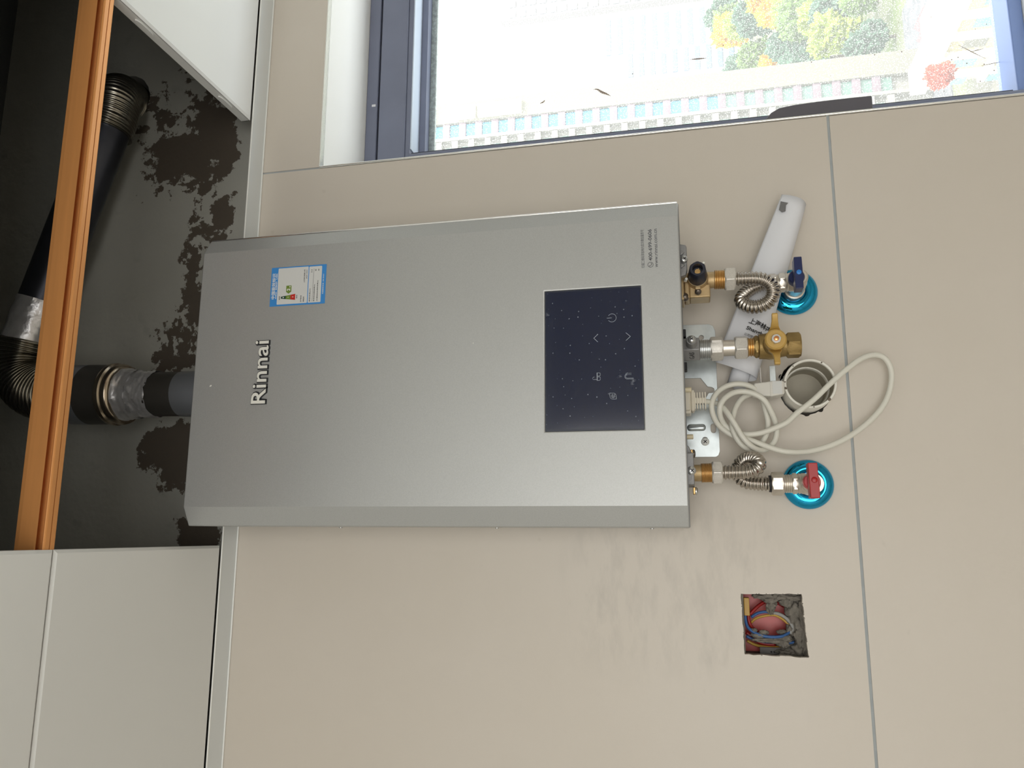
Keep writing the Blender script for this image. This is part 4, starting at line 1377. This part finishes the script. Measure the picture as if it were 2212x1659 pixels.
wire('wire', m_wblue, [(440, 745, .036), (560, 665, .034), (700, 635, .032), (800, 650, .032)], .0018)
wire('wire', m_wgrey, [(790, 648, .032), (950, 670, .030), (1080, 750, .028), (1170, 860, .026), (1180, 960, .026), (1120, 1040, .026)], .0022)
wire('wire', m_wyel, [(430, 850, .036), (520, 770, .034), (680, 715, .032), (860, 695, .031), (1000, 760, .030), (1110, 860, .030), (1150, 920, .030)], .0016)
wire('wire', m_wblue, [(330, 1110, .034), (440, 1165, .034), (620, 1205, .034), (860, 1215, .034), (1080, 1215, .034), (1340, 1195, .036)], .0019)
wire('wire', m_wred, [(330, 1040, .038), (420, 1110, .038), (520, 1190, .040), (640, 1245, .040), (860, 1260, .040)], .0024)
wire('wire', m_wyel, [(340, 1200, .038), (450, 1260, .038), (600, 1300, .040), (860, 1310, .040), (1240, 1280, .040)], .0018)
c_ = ebp(360, 540, .024)
MB().box(c_[0] - .0110, c_[0] + .0110, .020, .030, c_[2] - .0034, c_[2] + .0034).build('yellow_sleeve', m_wyel, eb_, 0, .0008)
ml = MB()
k_ = 0
for px, py, y, a, b, c in ((780, 360, .026, .006, .008, .011), (640, 330, .026, .003, .008, .012), (800, 560, .028, .008, .006, .0055), (820, 470, .028, .006, .006, .006),
                           (1150, 420, .030, .009, .010, .011), (1250, 620, .030, .013, .012, .011), (1300, 850, .030, .016, .012, .011), (1330, 1080, .030, .014, .012, .009),
                           (1330, 1340, .032, .013, .010, .012), (1120, 1230, .040, .008, .006, .010), (1000, 1210, .026, .007, .006, .007), (1150, 960, .034, .010, .010, .006),
                           (750, 1180, .022, .0030, .005, .018), (560, 1090, .022, .0030, .004, .010), (1030, 1130, .024, .0045, .005, .008), (1130, 770, .034, .006, .008, .006),
                           (1000, 1020, .030, .003, .004, .006), (1060, 1400, .034, .006, .008, .012), (650, 1030, .024, .0028, .004, .006), (480, 1000, .024, .0028, .004, .004),
                           (1380, 700, .020, .020, .006, .0045), (1400, 1200, .020, .018, .006, .0045), (1250, 340, .020, .004, .006, .014), (1000, 330, .020, .004, .006, .010)):
    q = ebp(px, py, y)
    o = MB()
    lump(o, q, (a, b, c), k_, .42, 4, 2.0, .16)
    o.build('mortar_lump', m_mort, eb_, 180)
    k_ += 1
q = ebp(760, 1390, .036)
gp = MB().box(q[0] - .0050, q[0] + .0050, .034, .038, q[2] - .0130, q[2] + .0130).build('grey_tab', mat('grey_plastic_tab', srgb(120, 116, 114), .6), eb_, 0, .0006)
for px in (775, 830):
    h_ = ebp(px, 1400, .0339)
    MB().lathe((h_[0], .0341, h_[2]), (0, -1, 0), [(0, .0013), (.0003, .0012)], 10).build('tab_hole', m_black, gp, 0)
# plaster dust bits round the opening
b_ = MB()
for i in range(60):
    e_ = random.choice(range(4))
    a, b = Vector(BOX[e_]), Vector(BOX[(e_ + 1) % 4])
    p = a.lerp(b, random.random())
    r_ = random.uniform(.0004, .0010)
    lump(b_, (p.x, .0005, p.y), (r_, r_, r_), i, .4, 1)
tag(b_.build('edge_crumbs', m_mort, eb_), kind='stuff')

# ================================================================== flue in the ceiling void
fp = thing('flue_pipe', 'dark steel flue with foil taped joints rising from the heater', 'flue pipe', (.1935, -.07, HZ1))
fa = Vector((.1905, -.070, 2.1785))
fb = Vector((.1975, -.070, 2.4450))
fd = (fb - fa).normalized()
def fz(z):
    return fa.lerp(fb, (z - fa.z) / (fb.z - fa.z))
def fseg(name, m, z0, prof, n=48):
    b = MB().lathe(fz(z0), fd, prof, n)
    return b.build(name, m, fp, 40)
fseg('outlet_collar', m_sleeve2, 2.1785, [(0, .0325), (.060, .0325), (.075, .0322)])
fseg('inner_pipe', m_sleeve, 2.2535, [(0, .0319), (.045, .0319)])
def foil(name, z0, prof, amp, n=56, m=24):
    L = prof[-1][0]
    a = fd.orthogonal().normalized()
    b = fd.cross(a)
    vs, fs = [], []
    for j in range(m + 1):
        t_ = L * j / m
        r_ = prof[0][1]
        for (t0, r0), (t1, r1) in zip(prof, prof[1:]):
            if t0 <= t_ <= t1 + 1e-9:
                r_ = r0 + (r1 - r0) * (t_ - t0) / (t1 - t0)
        for i in range(n):
            an = 2 * PI * i / n
            q = Vector((math.cos(an) * 3, math.sin(an) * 3, t_ * 90))
            rr_ = r_ + amp * (noise.noise(q * 1.1) + .6 * noise.noise(q * 2.7))
            vs.append(fz(z0) + fd * t_ + (a * math.cos(an) + b * math.sin(an)) * rr_)
    for j in range(m):
        for i in range(n):
            k2 = (i + 1) % n
            fs.append((j * n + i, j * n + k2, (j + 1) * n + k2, (j + 1) * n + i))
    return MB().add(vs, fs).build(name, m_foil, fp, 22)
foil('foil_tape', 2.2930, [(0, .0330), (.018, .0334), (.034, .0338)], .0022)
foil('foil_tape', 2.3240, [(0, .0350), (.012, .0352), (.020, .0385), (.026, .0400)], .0018)
fseg('ring_joint', m_ring, 2.3440, [(0, .0360), (.0008, .0405), (.004, .0436), (.008, .0446), (.0105, .0440), (.0115, .0424), (.0125, .0424), (.0145, .0452), (.018, .0460), (.0215, .0452), (.0230, .0436)])
fseg('outer_sleeve', m_sleeve, 2.3660, [(0, .0436), (.0385, .0440)])
fseg('outer_band', m_sleeve2, 2.4040, [(0, .0441), (.0290, .0438), (.0300, .0400)])
foil('foil_tape', 2.4320, [(0, .0410), (.006, .0370), (.030, .0345)], .0016)
corrugated([(.1978, -.070, 2.4560), (.1990, -.070, 2.4800), (.2080, -.070, 2.5080), (.2280, -.070, 2.5285), (.2550, -.070, 2.5360), (.2830, -.070, 2.5320)], .0405, .0045, .0062, 48, 7).build('corrugated_elbow', m_corr, fp, 80)
hp0, hp1 = Vector((.2780, -.070, 2.5330)), Vector((.6270, -.056, 2.4400))
hdv = (hp1 - hp0).normalized()
fd_keep, fa_keep = fd, fa
b_ = MB().lathe(hp0 + hdv * .066, hdv, [(0, .0330), (.30, .0330)], 48)
b_.build('cross_pipe', m_pipe, fp, 40)
vs, fs = [], []
a_ = hdv.orthogonal().normalized()
bb = hdv.cross(a_)
n_, m_ = 56, 22
for j in range(m_ + 1):
    t_ = .004 + .066 * j / m_
    for i in range(n_):
        an = 2 * PI * i / n_
        q = Vector((math.cos(an) * 3, math.sin(an) * 3, t_ * 80 + 9))
        r_ = .0346 + .0012 * (noise.noise(q * 1.1) + .7 * noise.noise(q * 2.5))
        vs.append(hp0 + hdv * t_ + (a_ * math.cos(an) + bb * math.sin(an)) * r_)
for j in range(m_):
    for i in range(n_):
        k2 = (i + 1) % n_
        fs.append((j * n_ + i, j * n_ + k2, (j + 1) * n_ + k2, (j + 1) * n_ + i))
MB().add(vs, fs).build('foil_tape', m_foil, fp, 22)
corrugated([(.6250, -.0565, 2.4405), (.6480, -.0545, 2.4365), (.6780, -.0470, 2.4385), (.7020, -.0290, 2.4500), (.7140, -.0060, 2.4590), (.7180, .0200, 2.4640)], .0385, .0040, .0058, 48, 7).build('corrugated_elbow', m_corr, fp, 80)

# ================================================================== the street outside, seen from a high floor
GZ = -38.5
m_haze1 = mat('pale_beige_render', srgb(130, 126, 115), 0.9)
m_haze2 = mat('cream_band', srgb(144, 140, 132), 0.9)
m_mauve = mat('mauve_brick', srgb(128, 112, 120), 0.9, var=.15, vscale=.8)
m_bwin = mat('sky_blue_glass', srgb(74, 138, 166), 0.25, .1)
m_gwin = mat('green_grey_glass', srgb(104, 132, 122), 0.3)
m_bglass = mat('far_white_tower', srgb(164, 168, 176), 0.8)
m_bshade = mat('far_blue_bands', srgb(122, 138, 164), 0.8)
m_rose = mat('pink_roof', srgb(196, 120, 122), 0.8)
m_road = mat('asphalt_grey', srgb(112, 112, 116), 0.9, var=.25, vscale=.5)
m_cornice = mat('white_cornice', srgb(226, 222, 206), 0.8)
m_creamf = mat('cream_facade', srgb(176, 166, 138), 0.85, var=.08, vscale=.3)
m_teal = mat('teal_glass', srgb(126, 158, 160), 0.3)

def gmat():
    m = mat('park_ground', srgb(96, 112, 70), 0.95)
    t = NT(m)
    vec, xyz = xyz_of(t)
    n = t.noise(vec, .035, 6, .65)
    n2 = t.noise(vec, .3, 4)
    k_ = t.math('MULTIPLY', t.math('SUBTRACT', n, .42), 5, True)
    t.link(t.mix(k_, t.mix(n2, srgb(112, 108, 96), srgb(142, 138, 124)), t.mix(n2, srgb(80, 104, 58), srgb(126, 134, 76))), t.p.inputs['Base Color'])
    return m
gr = MB().box(-300, 1500, 40, 2200, GZ - 2, GZ)
tag(gr.build('ground_outside', gmat(), None, 0), kind='structure')

# neighbouring tower: blank beige strip, a column of windows between mauve brick, balconies
tw = thing('neighbour_tower', 'tall pale apartment tower close by with one column of blue windows', 'building', (72, 128, GZ + 5))
ZB, ZT = GZ, 66.0
MB().box(72.75, 76.7, 125.0, 150, ZB, ZT).build('blank_strip', m_haze1, tw, 0)
MB().box(40.0, 72.75, 126.2, 150, ZB, ZT).build('core_wall', m_haze2, tw, 0)
MB().box(69.35, 69.95, 125.0, 126.2, ZB, ZT).build('corner_pier', m_haze2, tw, 0)
fh = 3.02
me_w = me_p = me_b = me_r = None
nfl = int((ZT - ZB - 4) / fh)
for k_ in range(nfl):
    z = ZB + 6.2 + k_ * fh
    for nm, bx_, mm in (('window', (70.1, 72.6, 125.6, 126.2, 0, 1.75), None), ('brick_panel', (69.95, 72.75, 125.2, 126.2, 1.75, fh), m_mauve),
                        ('balcony', (63.0, 69.0, 124.6, 126.2, 0, 1.05), m_haze2), ('balcony_window', (64.0, 68.4, 125.9, 126.19, 1.2, 2.7), m_gwin)):
        m_ = mm or (m_bwin if z > -8 else m_gwin)
        key = nm + m_.name
        src = bpy.data.meshes.get('tower_' + key)
        if src is None:
            o = MB().box(*bx_).build(nm, m_, None, 0)
            o.data.name = 'tower_' + key
        else:
            o = bpy.data.objects.new(nm, src)
            C.objects.link(o)
        o.location = (0, 0, z)
        par(o, tw)
b_ = MB()
b_.box(73.2, 75.6, 124.2, 125.0, 37.0, 40.2)
b_.box(73.2, 75.6, 124.2, 125.0, 28.5, 36.5)
b_.build('white_cabinet', m_cornice, tw, 0)

def far_tower(label, x0, x1, y, ztop, step, m1, m2, zb=GZ, name='far_tower'):
    t_ = thing(name, label, 'building', ((x0 + x1) / 2, y, zb))
    MB().box(x0, x1, y, y + 5, zb, ztop).build('wall', m1, t_, 0)
    n_ = int((ztop - zb) / step)
    src = None
    for k_ in range(n_):
        if src is None:
            o = MB().box(x0 + 1, x1 - 1, y - .4, y - .01, 0, step * .42).build('window_band', m2, None, 0)
            src = o.data
        else:
            o = bpy.data.objects.new('window_band', src)
            C.objects.link(o)
        o.location = (0, 0, ztop - step * (k_ + .7))
        par(o, t_)
    return t_
far_tower('distant white tower with faint blue window bands above the trees', 326, 356, 500, 51, 8, m_bglass, m_bshade)
far_tower('lower distant white block stepping down beside the white tower', 246, 262, 400, 29, 6, m_bglass, m_bshade, name='far_block')
bt = thing('far_apartment_block', 'hazy apartment block at the top edge with rows of square white windows', 'building', (160, 200, GZ))
MB().box(146.5, 190, 200, 203, GZ, 51.0).build('wall', mat('hazy_brown_grey', srgb(140, 134, 136), .9), bt, 0)
src = None
for i in range(3):
    for k_ in range(28):
        if src is None:
            o = MB().box(0, 1.9, 199.75, 199.99, 0, 1.8).build('window', m_bglass, None, 0)
            src = o.data
        else:
            o = bpy.data.objects.new('window', src)
            C.objects.link(o)
        o.location = (147.2 + i * 3.4, 0, 46.5 - k_ * 3.0)
        par(o, bt)

# low street building with a white cornice
lbd = thing('street_building', 'low cream street building with a bright white cornice and teal windows', 'building', (46, 68, GZ))
lbody = [(45.6, 40), (44.7, 79), (52, 79), (52, 40)]
MB().prism(lbody, 'z', GZ, -23.0).build('wall', m_creamf, lbd, 0)
MB().prism([(44.9, 40), (43.9, 79.6), (46.6, 79.6), (47.4, 40)], 'z', -23.0, -21.6).build('cornice', m_cornice, lbd, 0)
for i in range(11):
    y = 46 + i * 3.1
    x = 45.6 + (44.7 - 45.6) * (y - 40) / 39
    MB().box(x - .5, x + .2, y, y + .7, GZ, -23.0).build('pilaster', m_cornice, lbd, 0)
    for z in (-26.6, -30.6, -34.6):
        MB().box(x - .10, x + .1, y + 1.0, y + 2.7, z, z + 2.0).build('window', m_teal if (i + int(z)) % 3 else m_haze1, lbd, 0)
for z in (-28.2, -32.2):
    MB().prism([(45.1, 40), (44.2, 79), (44.7, 79), (45.6, 40)], 'z', z, z + .6).build('string_course', m_cornice, lbd, 0)
for i, (x, y, z) in enumerate(((69.6, 104, -31.6), (66.4, 102, -31.2), (63.6, 102, -31.0), (60.8, 101, -30.4))):
    h_ = thing('row_house', ('small pink roofed house, topmost of the short row by the white cornice', 'pink roofed house second from the top of the short row', 'pink roofed house third from the top of the short row', 'small pink roofed house at the bottom of the short row')[i], 'house', (x, y, GZ), 'pink roofed houses')
    MB().box(x - .9, x + 1.0, y, y + 4, GZ, z - .8).build('wall', m_haze2, h_, 0)
    MB().prism([(x - 1.2, z - .8), (x + 1.3, z - .8), (x + .05, z + .5)], 'y', y - .3, y + 4.3).build('roof', m_rose, h_, 0)
MB().box(56, 92, 118, 138, GZ, GZ + .2).build('road', m_road, None, 0)
tag(bpy.data.objects['road'], kind='structure')

# trees of the park
GREENS = [mat('leaf_yellow_green', srgb(142, 156, 62), .9, var=.35, vscale=.9), mat('leaf_golden', srgb(206, 160, 34), .9, var=.25, vscale=.9),
          mat('leaf_blue_green', srgb(76, 104, 84), .9, var=.35, vscale=.9), mat('leaf_mid_green', srgb(102, 126, 66), .9, var=.35, vscale=.9),
          mat('leaf_rust', srgb(160, 66, 44), .9, var=.3, vscale=.9)]
m_trunk = mat('tree_bark', srgb(92, 80, 68), .95)
def tree(x, y, h, r, kind, label, zb=GZ, lo=.45, hi=.86):
    t_ = thing('park_tree', label, 'tree', (x, y, zb), 'trees in the park below')
    MB().lathe((x, y, zb), (0, 0, 1), [(0, h * .04), (h * .55, h * .022)], 8).build('trunk', m_trunk, t_)
    cr = MB()
    rng = random.Random(int(x * 13 + y * 7))
    for q in range(7):
        a = rng.uniform(0, 6.28)
        d = rng.uniform(0, r * .55)
        s_ = rng.uniform(.45, .72) * r
        lump(cr, (x + d * math.cos(a), y + d * math.sin(a), zb + h * rng.uniform(lo, hi)), (s_, s_, s_ * 1.05), q + x, .5, 4, 2.4, .55)
    cr.build('crown', GREENS[kind], t_, 0)
SPOTS = [
    (97.5, 152, 13, 4.5, 0, 'yellow green park tree against the beige tower strip, second from the road'),
    (105, 153, 12, 4.4, 2, 'dark blue green park tree at the top edge, second from the road'),
    (110, 162, 14, 5.0, 0, 'yellow green park tree near the top edge, left of the dark blue green one'),
    (122, 182, 15, 5.2, 3, 'mid green park tree between the yellow green trees and the golden ones'),
    (114, 186, 14, 5.0, 2, 'dark blue green park tree rising behind the tower strip, below the mid green one'),
    (131, 187, 15, 5.4, 0, 'yellow green park tree cut by the top edge, beside the golden trees'),
    (146, 210, 16, 5.4, 1, 'golden autumn tree near the top edge, the golden one nearest the road'),
    (134, 212, 15, 5.0, 2, 'dark blue green park tree below the golden trees, against the tower strip'),
    (158, 222, 17, 5.2, 1, 'golden autumn tree cut by the top edge, second golden one from the road'),
    (168, 236, 17, 5.6, 0, 'yellow green park tree cut by the top edge, beyond the golden trees'),
    (149, 245, 16, 5.5, 1, 'golden autumn tree peeping over the tower strip, lowest of the golden ones'),
    (186, 272, 18, 6.2, 2, 'dark blue green park tree beyond the two golden trees at the top'),
    (174, 276, 17, 6.0, 3, 'mid green park tree in the far rows, just above the tower strip'),
    (210, 310, 19, 6.8, 0, 'yellow green park tree in the far rows, near the distant white block'),
    (196, 318, 19, 6.6, 2, 'dark blue green park tree in the far rows, against the tower strip'),
    (230, 345, 20, 7.5, 1, 'golden autumn tree at the far end of the park below the white tower'),
    (246, 360, 20, 8, 3, 'mid green park tree at the far end of the park, by the top edge'),
    (262, 378, 22, 8.5, 2, 'dark blue green park tree, farthest of all at the white tower foot'),
    (91, 143.5, 8, 3.4, 2, 'dark blue green small tree at the roadside, next to the tower strip'),
    (98.5, 142.5, 8, 3.4, 3, 'mid green small tree at the roadside, cut by the top edge'),
]
for spot in SPOTS:
    tree(*spot)
tree(42.0, 72.9, 18.4, 1.0, 4, 'rust red autumn tree standing before the cream street building', GZ, .84, .90)
